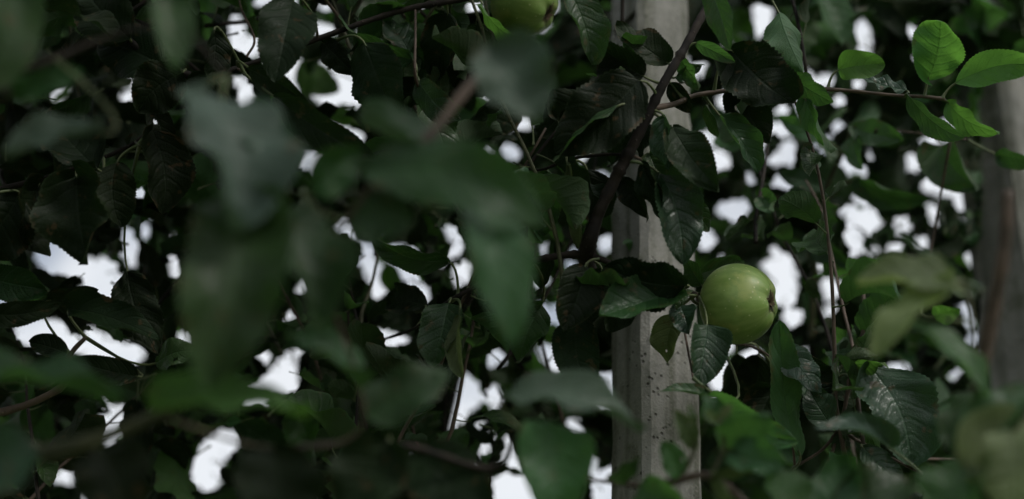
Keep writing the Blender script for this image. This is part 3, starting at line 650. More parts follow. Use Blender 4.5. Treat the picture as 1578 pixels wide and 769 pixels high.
H(T2, 850, 648, 858, 798, 116, 0.86, 0.82, tw=8, bend=0.3, fold=0.2, mat='mid', stalk=(840, 625, 0.88))
H(T2, -20, 140, 18, -40, 84, 0.72, 0.7, tw=10, mat='mature', stalk=(0, 120, 0.74))
H(T2, 160, 205, 14, 246, 66, 0.72, 0.7, tw=20, mat='felt')
H(T2, 20, 150, 130, 110, 50, 0.76, 0.75, tw=30, mat='mature', stalk=(0, 120, 0.74))
H(T2, 262, -30, 268, 112, 66, 0.74, 0.72, tw=10, mat='mature', stalk=(270, -30, 0.72))
H(T3, 1490, 442, 1322, 440, 84, 0.86, 0.83, tw=-5, bend=0.5, fold=0.3, mat='pale', stalk=(1480, 430, 0.86))
H(T3, 1470, 440, 1350, 550, 70, 0.85, 0.82, tw=15, bend=0.5, mat='pale', stalk=(1480, 430, 0.86))
H(T3, 1512, 448, 1382, 362, 52, 0.87, 0.88, tw=45, bend=-0.3, mat='felt', stalk=(1480, 430, 0.86))
H(T3, 1398, 498, 1520, 612, 66, 0.84, 0.82, tw=-30, bend=0.4, mat='mid')
H(T3, 1510, 600, 1470, 700, 60, 0.86, 0.84, tw=20, mat='mid')
H(T3, 1500, 690, 1600, 600, 80, 0.8, 0.76, tw=10, mat='mid')
H(T3, 1490, 740, 1600, 660, 110, 0.78, 0.74, tw=20, mat='pale')
H(T3, 1520, 720, 1470, 830, 100, 0.78, 0.74, tw=20, mat='mid')
H(T3, 1560, 660, 1560, 800, 110, 0.77, 0.74, tw=-20, mat='pale')
H(T3, 1068, 690, 1038, 632, 34, 0.98, 0.97, tw=20, mat='olive')
H(T3, 1112, 690, 1190, 640, 70, 0.98, 0.95, tw=20, mat='mid')
H(T3, 1120, 700, 1210, 720, 60, 0.96, 0.94, tw=-20, mat='mid')
H(T3, 1108, 650, 1080, 608, 40, 0.98, 0.98, tw=20, mat='mid')
H(T3, 1050, 738, 1020, 680, 44, 0.98, 0.97, tw=30, mat='mid')
H(T3, 1100, 736, 1160, 800, 44, 0.96, 0.94, tw=40, mat='olive')
H(T3, 985, 748, 1060, 790, 60, 0.98, 0.95, tw=20, mat='mid')
H(T3, 1240, 800, 1180, 740, 90, 0.92, 0.9, tw=10, mat='mid')
H(T3, 1300, 820, 1400, 740, 90, 0.93, 0.9, tw=10, mat='mature')
H(T3, 1260, 810, 1310, 715, 80, 0.93, 0.92, tw=10, mat='mature')
H(T3, 945, 742, 985, 700, 38, 1.0, 0.98, tw=20, mat='mature')
H(T3, 1108, 648, 1128, 622, 16, 0.97, tw=20, mat='olive')
H(T3, 1108, 648, 1086, 634, 14, 0.97, tw=-20, mat='olive')
H(T3, 1114, 692, 1154, 702, 20, 0.96, tw=20, mat='olive')
H(T3, 1100, 730, 1172, 708, 24, 0.96, tw=30, mat='olive')
H(T3, 1072, 660, 1060, 622, 20, 0.98, tw=30, mat='olive')
# --- thin leaves of the row behind, lit through by the sky
H(T4, 462, 96, 520, 142, 58, 1.80, 1.78, tw=165, mat='young', reach=0.2)
H(T4, 502, 176, 562, 182, 36, 1.80, 1.78, tw=165, mat='young', reach=0.2)
H(T4, 408, 108, 372, 96, 24, 1.78, 1.78, tw=165, mat='young', reach=0.2)
H(T4, 596, 408, 640, 470, 36, 1.80, 1.82, tw=165, mat='young', reach=0.2)
H(T4, 832, 505, 872, 532, 34, 1.80, 1.8, tw=165, mat='young', reach=0.2)
H(T4, 856, 586, 930, 600, 40, 1.80, 1.8, tw=165, mat='young', reach=0.2)
H(T4, 842, 450, 905, 420, 28, 1.80, 1.8, tw=165, mat='young', reach=0.2)
H(T4, 905, 668, 945, 702, 36, 1.80, 1.8, tw=165, mat='young', reach=0.2)
H(T4, 82, 158, 104, 130, 16, 1.80, 1.8, tw=165, mat='young', reach=0.2)
# --- softly blurred shoot behind, right of centre
H(T5, 1316, 196, 1392, 216, 44, 1.5, 1.46, tw=-20, bend=0.5, mat='mid')
H(T5, 1316, 205, 1330, 262, 34, 1.5, 1.46, tw=30, mat='mid')
H(T5, 1322, 272, 1432, 306, 44, 1.54, 1.48, tw=40, bend=0.6, mat='mature')
H(T5, 1274, 292, 1200, 268, 36, 1.56, 1.58, tw=30, mat='mature')
H(T5, 1272, 215, 1200, 178, 32, 1.5, 1.5, tw=30, mat='mid', stalk=(1300, 235, 1.52))
H(T5, 1290, 256, 1258, 200, 30, 1.53, 1.55, tw=30, mat='mature')
H(T5, 1450, 225, 1510, 290, 70, 1.5, 1.46, tw=20, mat='mature', stalk=(1440, 208, 1.4))
H(T5, 1540, 240, 1600, 250, 36, 1.45, 1.4, tw=30, mat='mature', stalk=(1490, 215, 1.42))
H(T5, 1258, 372, 1310, 412, 40, 1.6, 1.56, tw=20, mat='mature')
H(T5, 1440, 488, 1480, 476, 40, 1.4, 1.38, tw=20, mat='young', stalk=(1420, 470, 1.45))

# ---------------------------------------------------------------- apples
def apple(px, py, d, dia, axis, label, stalk_end, seed):
    c = at(px, py, d); R = dia / 2; nphi, nth = 40, 56; V = []; F = []
    r = random.Random(seed); lp = r.uniform(0, 6)
    for i in range(nphi + 1):
        phi = math.pi * i / nphi                       # 0 = calyx end (+Z), pi = stem end
        rho = R * (math.sin(phi) ** 0.92) * (1 - 0.05 * math.cos(phi)) if 0 < i < nphi else 0
        z = R * 0.93 * math.cos(phi)
        for k in range(nth):
            th = 6.28318 * k / nth
            lobe = 1 + 0.022 * math.cos(5 * th + lp) * (0.3 + 0.7 * max(0, math.cos(phi))) + 0.018 * math.cos(2 * th + lp) + 0.01 * math.cos(3 * th)
            q = rho * lobe
            zz = z - R * 0.17 * math.exp(-(q / (0.27 * R)) ** 2) * (1 if phi < 1.57 else 0) + R * 0.26 * math.exp(-(q / (0.25 * R)) ** 2) * (1 if phi > 1.57 else 0)
            zz += R * 0.025 * math.cos(5 * th + lp) * math.exp(-((q - 0.42 * R) / (0.2 * R)) ** 2) * (1 if phi < 1.57 else 0)
            V.append((q * math.cos(th), q * math.sin(th), zz))
    for i in range(nphi):
        for k in range(nth):
            F.append((i * nth + k, (i + 1) * nth + k, (i + 1) * nth + (k + 1) % nth, i * nth + (k + 1) % nth))
    e = bpy.data.objects.new('apple', None); link(e)
    ax = Vector(axis).normalized(); rot = ax.to_track_quat('Z', 'X')
    e.location = c; e.rotation_mode = 'QUATERNION'; e.rotation_quaternion = rot
    tag(e, label, 'apple', 'green apples on the branches')
    link(bpy.data.objects.new('flesh', new_mesh('flesh', V, F, [M['apple']])), e)
    # dried calyx: five curled sepals and a tuft
    V = []; F = []; zc = R * 0.765
    for s in range(9):
        th = 6.28318 * s / 9 + r.uniform(-.3, .3); L = R * r.uniform(0.2, 0.36); n0 = len(V)
        for q in range(5):
            t = q / 4; rad = R * 0.03 + L * t * r.uniform(.8, 1.1); w = R * 0.05 * (1 - t) + 0.0004; hz = zc + R * (0.05 * math.sin(t * 2.6) + 0.03 * t) * r.uniform(.7, 1.4)
            th2 = th + r.uniform(-.1, .1)
            cx, cy = rad * math.cos(th2), rad * math.sin(th2)
            V += [(cx - w * math.sin(th), cy + w * math.cos(th), hz), (cx + w * math.sin(th), cy - w * math.cos(th), hz + R * 0.02)]
        for q in range(4): F.append((n0 + 2 * q, n0 + 2 * q + 1, n0 + 2 * q + 3, n0 + 2 * q + 2))
    for s in range(14):
        th = r.uniform(0, 6.28); rad = R * r.uniform(0, 0.06); n0 = len(V); hh = R * r.uniform(0.04, 0.1); dx, dy = rad * math.cos(th), rad * math.sin(th)
        V += [(dx - R * .012, dy, zc), (dx + R * .012, dy, zc), (dx * 1.8, dy * 1.8, zc + hh)]; F.append((n0, n0 + 1, n0 + 2))
    link(bpy.data.objects.new('calyx', new_mesh('calyx', V, F, [M['calyx']], smooth=False)), e)
    inv = (Matrix.Translation(c) @ rot.to_matrix().to_4x4()).inverted()
    pe = inv @ at(*stalk_end)
    P = catmull([(0, 0, -R * 0.62), (0.0005, 0, -R * 0.95), tuple(Vector((0, 0, -R * 1.15)).lerp(pe, 0.4)), tuple(pe)], 6)
    V, F = tube(P, np.linspace(0.0013, 0.0018, len(P)), 7, 0.08, seed)
    link(bpy.data.objects.new('stalk', new_mesh('stalk', V, F, [M['petiole']])), e)
    return e
camx = RC @ Vector((1, 0, 0)); camy = RC @ Vector((0, 1, 0)); camz = RC @ Vector((0, 0, 1))
apple(1138, 468, 1.255, 0.0722, camx * 0.88 + camy * 0.06 + camz * 0.47, 'sharp round green apple hanging in front of the concrete post edge', (1066, 452, 1.25), 3)
apple(808, 6, 1.36, 0.066, camx * 0.8 - camy * 0.42 + camz * 0.35, 'blurred green apple cut off by the top edge of the picture', (770, -48, 1.36), 8)
branch(T1, [(830, -25, 1.31, 6), (800, -45, 1.33, 6), (770, -48, 1.36, 5)], 'twig', 'twig', 4, 6)

# ---------------------------------------------------------------- where the sky shows through the crowns
CELL = 3.0; GX0, GY0 = -300, -250; GW = int((PW + 600) / CELL); GH = int((PH + 500) / CELL)
gap = np.zeros((GH, GW), bool); depth = np.full((GH, GW), 1e9, 'f'); owner = np.full((GH, GW), -1, 'i'); cover = np.zeros((GH, GW), 'i')
YY, XX = np.mgrid[0:GH, 0:GW]; CXs = XX * CELL + GX0 + CELL / 2; CYs = YY * CELL + GY0 + CELL / 2
def ell(x, y, rx, ry=None):
    ry = rx if ry is None else ry
    gap[((CXs - x) / rx) ** 2 + ((CYs - y) / ry) ** 2 < 1] = True
def poly(*p):
    ins = np.zeros_like(gap); n = len(p)
    for i in range(n):
        (x1, y1), (x2, y2) = p[i], p[(i + 1) % n]
        if y1 == y2: continue
        c = ((y1 > CYs) != (y2 > CYs)) & (CXs < (x2 - x1) * (CYs - y1) / (y2 - y1) + x1)
        ins ^= c
    gap[ins] = True
for e in [(157, 104, 6), (237, 175, 5, 12), (258, 150, 5), (402, 2, 12, 9), (500, 10, 8), (548, 113, 7, 9), (478, 210, 4, 7), (500, 270, 18, 12), (555, 57, 6), (782, 190, 9), (751, 235, 6, 15), (785, 237, 13, 15),
          (808, 190, 13), (793, 235, 6), (895, 237, 12, 14), (885, 207, 4, 6), (842, 105, 4, 8), (1172, 22, 17, 14), (1173, 47, 11), (1077, 107, 11), (1160, 122, 12, 10), (1122, 157, 16), (1244, 105, 7),
          (1270, 125, 14, 9), (1296, 155, 9), (1205, 170, 8), (1208, 200, 13), (1190, 197, 9), (1161, 205, 10), (1168, 230, 8), (1092, 215, 11, 14), (1108, 243, 16, 12), (1195, 248, 10), (1214, 237, 11, 18),
          (1288, 194, 9), (1272, 220, 9), (1306, 250, 10), (1262, 222, 6), (1328, 43, 12), (1332, 65, 8, 12), (1340, 75, 6), (1321, 130, 8), (1400, 50, 7), (1408, 50, 7), (1318, 108, 9, 4), (1389, 67, 5), (1399, 38, 4),
          (1422, 195, 5), (1432, 230, 12, 18), (1405, 247, 9, 11), (1343, 240, 6), (1112, 255, 15, 9), (1131, 323, 27, 15), (1154, 277, 8), (1206, 285, 16, 12), (1229, 284, 6), (1088, 368, 12, 17), (1110, 403, 7, 5),
          (1197, 385, 9), (1209, 415, 21, 22), (1212, 450, 19, 21), (1222, 490, 18, 14), (1180, 410, 9), (1263, 412, 6, 9), (1266, 377, 6), (1301, 327, 9), (1313, 330, 9), (1310, 360, 9, 21), (1276, 438, 9), (1294, 444, 9),
          (1275, 454, 10), (1280, 481, 10), (1305, 257, 9, 13), (1325, 263, 10), (1405, 255, 8, 10), (1425, 253, 6), (1330, 304, 16, 12), (1340, 340, 17, 18), (1319, 376, 11, 20), (1316, 328, 9, 10), (1427, 286, 6, 10), (1486, 315, 17, 11),
          (1437, 323, 9, 8), (1391, 346, 11, 14), (1385, 320, 6), (1440, 342, 7, 9), (1478, 350, 8), (1500, 398, 18, 11), (1382, 383, 10), (1420, 375, 9), (1468, 478, 6), (1487, 472, 6), (1493, 495, 7, 13), (1333, 397, 6), (1350, 387, 6),
          (1124, 535, 8), (1155, 553, 12), (1170, 540, 7), (1180, 572, 6), (1247, 541, 8), (1079, 637, 4), (1217, 694, 4), (1387, 570, 13, 10), (1501, 523, 7, 11), (1468, 581, 6), (1481, 569, 6), (1534, 571, 12, 16),
          (1540, 602, 12, 14), (1535, 621, 10, 8), (1376, 685, 6), (933, 375, 11), (841, 383, 7, 13), (818, 392, 5), (888, 385, 6), (880, 410, 6, 13), (792, 672, 7), (797, 715, 8), (692, 543, 7), (766, 552, 13, 15),
          (762, 612, 11, 18), (742, 650, 4, 9), (637, 704, 9, 6), (555, 765, 12, 9), (535, 350, 9, 12), (546, 362, 8), (566, 383, 10), (567, 403, 13, 10), (580, 420, 19, 13), (588, 448, 15, 14), (700, 388, 9), (712, 455, 7),
          (753, 490, 5), (699, 262, 5, 9), (270, 415, 7, 25), (522, 448, 5), (440, 484, 9), (494, 490, 11, 5), (524, 355, 5, 11), (404, 550, 9, 12), (456, 547, 14, 8), (438, 567, 18, 12), (432, 590, 28, 16), (391, 610, 19, 12),
          (491, 610, 10), (440, 515, 4), (203, 390, 10, 23), (178, 620, 12, 17), (170, 655, 22, 15), (171, 682, 6, 13), (102, 735, 17, 11), (2, 652, 8), (140, 767, 16, 5), (213, 298, 8, 14), (197, 365, 9, 14), (225, 352, 6, 15), (265, 365, 6, 8)]:
    ell(*e)
for p in [[(78, 145), (92, 130), (113, 130), (110, 142), (95, 160), (80, 152)], [(182, 165), (190, 145), (205, 128), (212, 114), (232, 126), (243, 142), (240, 152), (225, 148), (212, 138), (203, 155)],
          [(357, 20), (372, 25), (378, 55), (395, 55), (407, 75), (385, 88), (368, 80), (345, 80), (350, 65), (355, 45)], [(420, 0), (465, 0), (455, 17), (445, 5)], [(478, 30), (500, 40), (530, 40), (528, 47), (490, 55), (477, 50)],
          [(357, 117), (366, 112), (385, 130), (394, 143), (375, 145), (366, 140)], [(364, 150), (380, 145), (402, 160), (380, 175), (368, 165)], [(430, 120), (447, 105), (460, 92), (470, 95), (465, 105), (457, 115), (463, 135), (462, 141), (450, 140), (440, 130)],
          [(478, 145), (488, 130), (498, 130), (505, 150), (512, 160), (500, 160), (480, 150)], [(500, 105), (540, 112), (550, 130), (555, 160), (540, 172), (515, 160), (510, 130)], [(545, 196), (555, 205), (575, 223), (560, 218), (548, 215)], [(530, 188), (540, 192), (538, 204), (530, 200)],
          [(462, 235), (487, 235), (485, 250), (472, 268), (462, 255)], [(637, 25), (642, 17), (655, 14), (657, 30), (648, 37)], [(708, 8), (740, -2), (743, 15), (720, 18)], [(737, 113), (745, 125), (748, 150), (744, 165), (736, 160), (743, 148)],
          [(1222, 165), (1235, 155), (1250, 180), (1240, 182)], [(1442, 190), (1452, 180), (1480, 190), (1487, 212), (1475, 212), (1465, 200), (1460, 208), (1445, 200)], [(1433, 297), (1455, 255), (1475, 272), (1492, 290), (1485, 300), (1450, 303)],
          [(1110, 553), (1120, 575), (1118, 595), (1105, 602), (1085, 585), (1100, 570)], [(908, 262), (915, 258), (925, 272), (938, 273), (938, 285), (925, 282)], [(818, 442), (825, 405), (832, 405), (832, 425), (838, 447)],
          [(819, 467), (830, 465), (845, 472), (862, 467), (866, 500), (864, 512), (845, 512), (835, 495)], [(829, 540), (835, 530), (872, 545), (873, 575), (850, 575)], [(928, 567), (935, 565), (946, 580), (946, 632), (918, 625), (930, 600)],
          [(873, 650), (882, 643), (897, 665), (890, 682), (878, 665)], [(902, 706), (913, 703), (920, 730), (912, 737), (903, 725)], [(922, 732), (946, 710), (946, 790), (918, 790), (915, 745)], [(753, 745), (765, 730), (800, 730), (820, 742), (836, 785), (765, 785)],
          [(573, 515), (590, 505), (600, 512), (603, 520), (590, 525)], [(588, 530), (615, 515), (635, 522), (605, 535)], [(665, 660), (690, 650), (695, 635), (690, 605), (700, 590), (720, 575), (735, 585), (735, 600), (745, 615), (735, 625), (725, 635), (715, 650), (700, 655), (690, 672)],
          [(738, 698), (750, 668), (760, 672), (750, 700)], [(778, 672), (792, 672), (792, 712), (770, 712), (780, 695)], [(705, 715), (720, 712), (735, 730), (738, 742), (720, 725)], [(597, 393), (612, 375), (640, 385), (652, 395), (650, 412), (620, 402)],
          [(612, 413), (640, 415), (655, 450), (665, 457), (645, 475), (637, 455), (625, 432)], [(684, 342), (695, 345), (720, 378), (712, 382), (690, 368)], [(697, 420), (722, 400), (735, 412), (737, 430), (705, 440)], [(445, 438), (455, 448), (470, 432), (478, 445), (456, 455)],
          [(487, 445), (495, 432), (500, 447)], [(264, 507), (300, 518), (300, 545), (285, 530)], [(297, 695), (310, 685), (335, 665), (350, 660), (370, 675), (355, 700), (340, 715), (335, 755), (292, 752), (300, 730)],
          [(52, 400), (75, 362), (90, 375), (115, 400), (150, 400), (170, 395), (180, 410), (185, 450), (182, 490), (170, 470), (150, 468), (140, 440), (120, 425), (85, 430)], [(20, 500), (70, 492), (95, 490), (105, 515), (120, 515), (150, 508), (180, 528), (210, 532), (228, 545), (205, 568), (185, 570), (160, 555), (140, 552), (120, 545), (60, 535), (35, 530)],
          [(-20, 445), (10, 445), (24, 462), (-20, 464)]]:
    poly(*p)
INF = (CXs > 0) & (CXs < PW) & (CYs > 0) & (CYs < PH)

def raster(V, nu, nv, frac_only=False, oid=-1):
    """V: blade grid (nv+1, nu+1, 3) in world; returns covered cells"""
    q = proj(V.reshape(-1, 3)).reshape(V.shape)
    a = np.linspace(0, nv, max(10, nv * 3)); b = np.linspace(0, nu, max(8, nu * 3))
    px = np.ptp(q[..., 0]) + np.ptp(q[..., 1]); k = int(min(70, px / CELL * 1.1)) + 4
    a = np.linspace(0, nv, k); b = np.linspace(0, nu, max(6, k // 2 + 2))
    ai = np.minimum(a.astype(int), nv - 1); bi = np.minimum(b.astype(int), nu - 1); fa = (a - ai)[:, None, None]; fb = (b - bi)[None, :, None]
    g = (q[ai][:, bi] * (1 - fa) * (1 - fb) + q[ai + 1][:, bi] * fa * (1 - fb) + q[ai][:, bi + 1] * (1 - fa) * fb + q[ai + 1][:, bi + 1] * fa * fb).reshape(-1, 3)
    ix = ((g[:, 0] - GX0) / CELL).astype(int); iy = ((g[:, 1] - GY0) / CELL).astype(int)
    ok = (ix >= 0) & (iy >= 0) & (ix < GW) & (iy < GH) & (g[:, 2] > 0.05)
    return iy[ok], ix[ok], g[ok, 2]
def stamp(cells, oid, weight=1):
    iy, ix, d = cells; o = np.argsort(-d); iy, ix, d = iy[o], ix[o], d[o]
    if weight:
        u = np.unique(iy * GW + ix); cover.ravel()[u] += weight
    m = d < depth[iy, ix]; depth[iy[m], ix[m]] = d[m]; owner[iy[m], ix[m]] = oid
for G, o in heroes: stamp(raster(G, G.shape[1] - 1, G.shape[0] - 1), -2, 3 if G.shape[1] == 15 else 1)
# posts and apples cover too
for (x0, x1) in ((946, 1072),): 
    m = (CXs > x0) & (CXs < x1); depth[m] = np.minimum(depth[m], 1.4); owner[m & (owner == -1)] = -3
m = (CXs > 1520); owner[m & (owner == -1) & (CYs > 110)] = -3
owner[(((CXs - 808) / 50) ** 2 + ((CYs - 6) / 48) ** 2 < 1)] = -3
owner[(((CXs - 1139) / 60) ** 2 + ((CYs - 468) / 61) ** 2 < 1)] = -3

cover[owner == -3] = 9
protect = np.zeros_like(gap)
for (x, y, rx, ry) in ((1139, 468, 66, 68), (1390, 640, 62, 88), (985, 475, 62, 36), (808, 6, 60, 55), (885, 45, 45, 60), (1230, 600, 35, 110), (640, 385, 60, 26)):
    protect |= ((CXs - x) / rx) ** 2 + ((CYs - y) / ry) ** 2 < 1
protect |= (CXs > 940) & (CXs < 1080) & (CYs > 508) | (CXs > 1265) & (CYs > 20) & (CYs < 215) | (CXs > 1516) & (CYs > 118) | (CXs > 1032) & (CXs < 1064) & (CYs < 280) | (CXs > 985) & (CXs < 1064) & (CYs < 45)
gap_front = gap | protect; STATE = {'mask': gap}
near_gap = gap.copy()
for _ in range(2):
    n_ = near_gap.copy(); n_[1:] |= near_gap[:-1]; n_[:-1] |= near_gap[1:]; n_[:, 1:] |= near_gap[:, :-1]; n_[:, :-1] |= near_gap[:, 1:]; near_gap = n_
# ---------------------------------------------------------------- filler leaves on shoots
PROTO = {}
for q in range(16):
    r = random.Random(40 + q)
    for lod, (nv, nu, te) in enumerate(((20, 4, 1), (8, 4, 0))):
        a_, b_ = r.uniform(.48, .62), r.uniform(.6, .85); bend = r.uniform(-.3, 1.5); fo = r.uniform(.2, .85)
        V, F, UV, MI = leaf_arrays(1.0, r.uniform(.42, .62), a_, b_, bend, fo, r.uniform(.04, .13), r.uniform(-1.1, 1.1), 70 + q, nv, nu, te, 0.01, r.uniform(-.8, .8), (0.02, -0.3, -0.06), 0.012, 0.04, r.uniform(-.1, .5))
        PROTO[q, lod] = (np.array(V), F, np.array(UV), MI, nv, nu)
pmesh = {}
def proto_mesh(q, lod, mat):
    if (q, lod, mat) not in pmesh:
        V, F, UV, MI, nv, nu = PROTO[q, lod]
        pmesh[q, lod, mat] = new_mesh('leaf', V, F, [M[mat + ('_far' if lod else '')], M['petiole']], UV, MI)
    return pmesh[q, lod, mat]
FILL = []     # dict per leaf
trees = [T1, T2, T3, T4, T5]
def try_leaf(tree, bo, pos, dirv, nrm, L, lod, mat, tol=0.03, shift=True, check=True, wscale=1.0):
    q = rng.randrange(16); V, F, UV, MI, nv, nu = PROTO[q, lod]
    mw = frame(dirv, nrm, pos + dirv.normalized() * L * 0.3 if shift else pos)
    A = np.array(mw); G = (V[:(nv + 1) * (nu + 1)] * L) @ A[:3, :3].T + A[:3, 3]
    cells = raster(G.reshape(nv + 1, nu + 1, 3), nu, nv)
    if check and len(cells[0]):
        g = STATE['mask'][cells[0], cells[1]].mean()
        if g > tol: return None
    FILL.append(dict(tree=tree, bo=bo, mw=mw, L=L, q=q, lod=lod, mat=mat)); stamp(cells, len(FILL) - 1)
    return cells
def up_random(t):
    return Vector((rng.gauss(0, t), rng.gauss(0, t), 1)).normalized()
def shoot(tree, p0, d0, length, lod, mats, r0=0.0022, check=True, lsize=(0.05, 0.082), keepwood=True):
    n = 7; P = [p0.copy()]; d = d0.normalized()
    for k in range(n):
        d = (d + Vector((rng.gauss(0, .12), rng.gauss(0, .12), rng.gauss(0, .08) + 0.03))).normalized(); P.append(P[-1] + d * length / n)
    pr = proj(np.array([tuple(p) for p in P])); ix = ((pr[:, 0] - GX0) / CELL).astype(int); iy = ((pr[:, 1] - GY0) / CELL).astype(int)
    ok = (ix >= 0) & (iy >= 0) & (ix < GW) & (iy < GH)
    if check and ok.any() and STATE['mask'][iy[ok], ix[ok]].mean() > 0.12: return None
    C = catmull([tuple(p) for p in P], 4); step = 0.026; m = int(length / step); phi = rng.uniform(0, 6.28); first = len(FILL); last = 0.0
    for k in range(m):
        t = (k + 0.5) / m; p = Vector(C[int(t * (len(C) - 1))]); ax = (Vector(C[min(int(t * (len(C) - 1)) + 1, len(C) - 1)]) - p)
        ax = ax.normalized() if ax.length > 1e-6 else d; phi += 2.4
        e1 = ax.orthogonal().normalized(); e2 = ax.cross(e1)
        rad = e1 * math.cos(phi) + e2 * math.sin(phi)
        dv = (rad * 0.9 + ax * 0.5 + Vector((0, 0, -0.35 + rng.gauss(0, .35)))).normalized()
        nr = (up_random(0.45) + ax * 0.3)
        for a in range(4):
            L = rng.uniform(*lsize) * (1 - 0.15 * a)
            if try_leaf(tree, None, p, dv, nr, L, lod, rng.choice(mats), 0.04, check=check) is not None:
                last = t; break
            dv = (dv + Vector((rng.gauss(0, .5), rng.gauss(0, .5), rng.gauss(0, .5)))).normalized()
    if last == 0.0: return None
    o = branch_world(tree, [tuple(p) for p in P[:max(3, int(last * n) + 2)]], [r0, r0 * 0.5], rng.choice(['twig', 'green_twig', 'bark', 'bark']), 'branch', 2, 5)
    for f in FILL[first:]: f['bo'] = o
    return o
MATS = ['mature', 'mature', 'dark', 'dark', 'dark', 'dark', 'mid', 'young']  # mostly dark leaves, so the rear foliage's shade is deepened by colour
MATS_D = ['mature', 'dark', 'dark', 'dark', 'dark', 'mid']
def scatter(tree, n, x0, x1, d0, d1, lod, mats, y0=-120, y1=1000, lsize=(0.05, 0.082)):
    for _ in range(n):
        px = rng.uniform(x0, x1); py = rng.uniform(y0, y1); d = rng.uniform(d0, d1)
        shoot(tree, at(px, py, d), up_random(0.5), rng.uniform(.22, .42), lod, mats, lsize=lsize)
MATS_F = ['mature', 'mature', 'mature', 'dark', 'waxy', 'mid', 'mid', 'mature']
STATE['mask'] = gap_front
SM = (0.034, 0.066)
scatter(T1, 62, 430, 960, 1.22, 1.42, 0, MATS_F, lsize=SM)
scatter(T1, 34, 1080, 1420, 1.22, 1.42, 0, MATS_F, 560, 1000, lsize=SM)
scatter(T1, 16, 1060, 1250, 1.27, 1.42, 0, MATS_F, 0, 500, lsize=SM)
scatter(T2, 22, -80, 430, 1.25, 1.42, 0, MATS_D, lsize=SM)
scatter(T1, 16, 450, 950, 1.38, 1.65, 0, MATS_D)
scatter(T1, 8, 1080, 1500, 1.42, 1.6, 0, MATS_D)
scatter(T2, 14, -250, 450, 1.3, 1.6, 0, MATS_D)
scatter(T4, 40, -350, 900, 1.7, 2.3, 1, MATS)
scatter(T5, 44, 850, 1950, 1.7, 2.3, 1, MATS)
# close what is still open, except where the sky shows
from mathutils.kdtree import KDTree
def wood_index(tree):
    n = sum(len(P) for o, P in tree.branches); kd = KDTree(n); own = []
    for o, P in tree.branches:
        for p in P: kd.insert(p, len(own)); own.append(o)
    kd.balance(); return kd, own
gap_front = gap | (((CXs - 808) / 50) ** 2 + ((CYs - 6) / 48) ** 2 < 1) | (CXs > 1516) & (CYs > 118) & (CYs < 560); STATE['mask'] = gap_front
for need, where, tol in ((1, INF & ~gap, .03), (2, INF & ~near_gap, .03), (3, INF & ~near_gap, .03), (1, INF & ~gap, .10)):
    free = np.argwhere((cover < need) & where); order = list(range(len(free))); rng.shuffle(order)
    for k in order:
        iy, ix = free[k]
        if cover[iy, ix] >= need: continue
        px = GX0 + (ix + .5) * CELL; py = GY0 + (iy + .5) * CELL
        for a in range(6):
            d = rng.uniform(1.36, 1.64) if px < 820 and need == 1 and rng.random() < 0.55 else rng.uniform(1.65, 2.2)
            tree = (T1 if px > 430 else T2) if d < 1.65 else (T4 if px < 870 else T5)
            L = rng.uniform(.055, .085) * (0.84 ** a) * (0.6 if tol > .05 else 1); p = at(px, py, d)
            dv = Vector((rng.gauss(0, 1), rng.gauss(0, .6), rng.gauss(-.4, .8))).normalized()
            nr = (CAM - p).normalized() * rng.choice((1, 1, -1)) + Vector((rng.gauss(0, .6), rng.gauss(0, .6), rng.gauss(0.3, .6)))
            if try_leaf(tree, None, p - dv * L * rng.uniform(.25, .7), dv, nr, L, 0 if d < 1.75 else 1, rng.choice(MATS_D if d < 1.75 else MATS), tol, shift=False) is not None: break
print('FILL', len(FILL), 'open', int(((owner == -1) & ~gap & INF).sum()), 'gapcells', int((gap & INF & (owner == -1)).sum()))

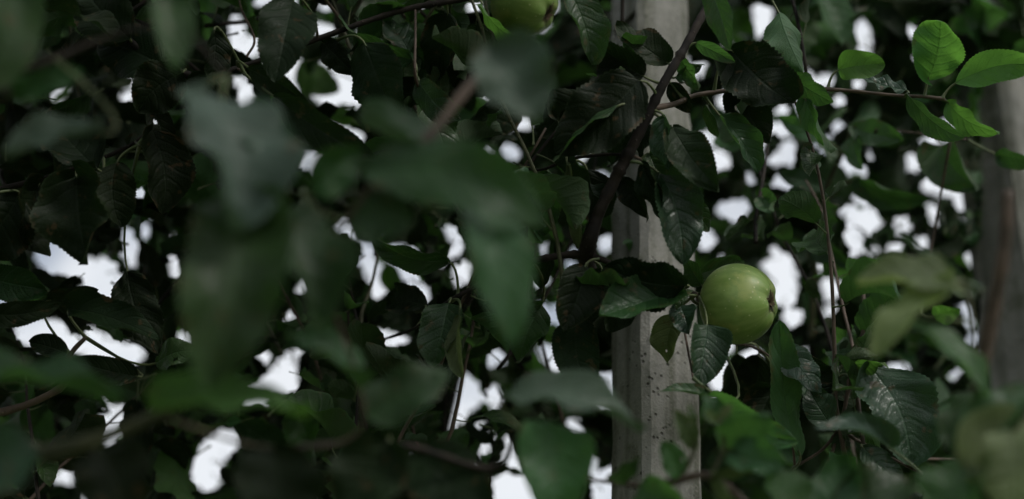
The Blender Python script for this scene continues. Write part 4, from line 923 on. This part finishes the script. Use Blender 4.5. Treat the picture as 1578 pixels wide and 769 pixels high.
# visible share of each filler leaf
cnt = np.bincount(owner[INF & (owner >= 0)], minlength=len(FILL))
def emit(tree, idx):
    """the largest-showing leaves as objects of their own, the rest joined"""
    nhero = sum(1 for c in tree.e.children_recursive if c.name.split('.')[0] == 'leaf') if False else 0
    idx = sorted(idx, key=lambda i: -cnt[i]); keep = max(0, 300 - HEROC.get(tree, 0))
    kd, own = wood_index(tree)
    for i in idx[:keep]:
        f = FILL[i]
        if cnt[i] < 2: idx2 = idx[idx.index(i):]; break
        bo = f['bo'] or own[kd.find(f['mw'].translation)[1]]
        o = bpy.data.objects.new('leaf', proto_mesh(f['q'], f['lod'], f['mat'])); link(o, bo)
        o.matrix_local = Matrix.Translation(-tree.loc) @ f['mw'] @ Matrix.Scale(f['L'], 4)
    else: idx2 = idx[keep:]
    joined(tree, [FILL[i] for i in idx2], 'foliage')
def joined(tree, fs, name):
    if not fs: return
    mats = sorted(set(f['mat'] for f in fs)); Vs = []; Fs = []; UVs = []; MIs = []; VR = []; n0 = 0
    for f in fs:
        V, F, UV, MI, nv, nu = PROTO[f['q'], f['lod']]
        A = np.array(Matrix.Translation(-tree.loc) @ f['mw']); Vs.append((V * f['L']) @ A[:3, :3].T + A[:3, 3])
        Fs += [tuple(i + n0 for i in q) for q in F]; UVs.append(UV); k = mats.index(f['mat']); MIs += [k if m == 0 else len(mats) for m in MI]
        VR.append(np.full(len(V), rng.random())); n0 += len(V)
    me = new_mesh(name, np.concatenate(Vs), Fs, [M[m + '_far'] for m in mats] + [M['petiole']], np.concatenate(UVs), MIs, True, np.concatenate(VR))
    o = bpy.data.objects.new(name, me); link(o, tree.e); o['kind'] = 'stuff'
HEROC = {}
for G, o in heroes:
    t = o.parent.parent
    for T in trees:
        if T.e is t: HEROC[T] = HEROC.get(T, 0) + 1
for T in trees: emit(T, [i for i, f in enumerate(FILL) if f['tree'] is T])

# ---------------------------------------------------------------- the crowns beyond the picture's edges, and unseen leaves added for shade
N0 = len(FILL)
def outside(p, L=0.1):
    q = proj(np.array([tuple(p)]))[0]
    if (p - CAM).length < 0.55: return False
    if q[2] < 0.05: return True
    mg = L / max(q[2], .1) * FPX
    return q[0] < -mg or q[0] > PW + mg or q[1] < -mg or q[1] > PH + mg
crown = {T: [] for T in trees}
for T, n, c, s in ((T1, 2200, (0.0, 1.75, 2.95), (0.6, 0.25, 0.3)), (T2, 1300, (-0.9, 0.95, 2.3), (0.3, 0.3, 0.5)), (T3, 900, (1.6, 1.7, 2.2), (0.3, 0.3, 0.5)), (T2, 400, (-0.6, 0.35, 2.35), (0.3, 0.3, 0.25)),  # the small second T2 cluster is unseen, added overhead to shade the left side
                   (T4, 3000, (-0.7, 2.4, 3.2), (0.6, 0.4, 0.6)), (T5, 3000, (0.8, 2.4, 3.2), (0.6, 0.4, 0.6))):
    k = 0
    while k < n:
        p = Vector((rng.gauss(c[0], s[0]), rng.gauss(c[1], s[1]), rng.gauss(c[2], s[2])))
        k += 1
        if p.z < 1.2 or not outside(p): continue
        dv = Vector((rng.gauss(0, 1), rng.gauss(0, 1), rng.gauss(-.4, .6))).normalized()
        crown[T].append(dict(mw=frame(dv, up_random(0.6), p), L=rng.uniform(.055, .085), q=rng.randrange(16), lod=1, mat=rng.choice(MATS)))
for T in trees: joined(T, crown[T], 'outer_foliage')
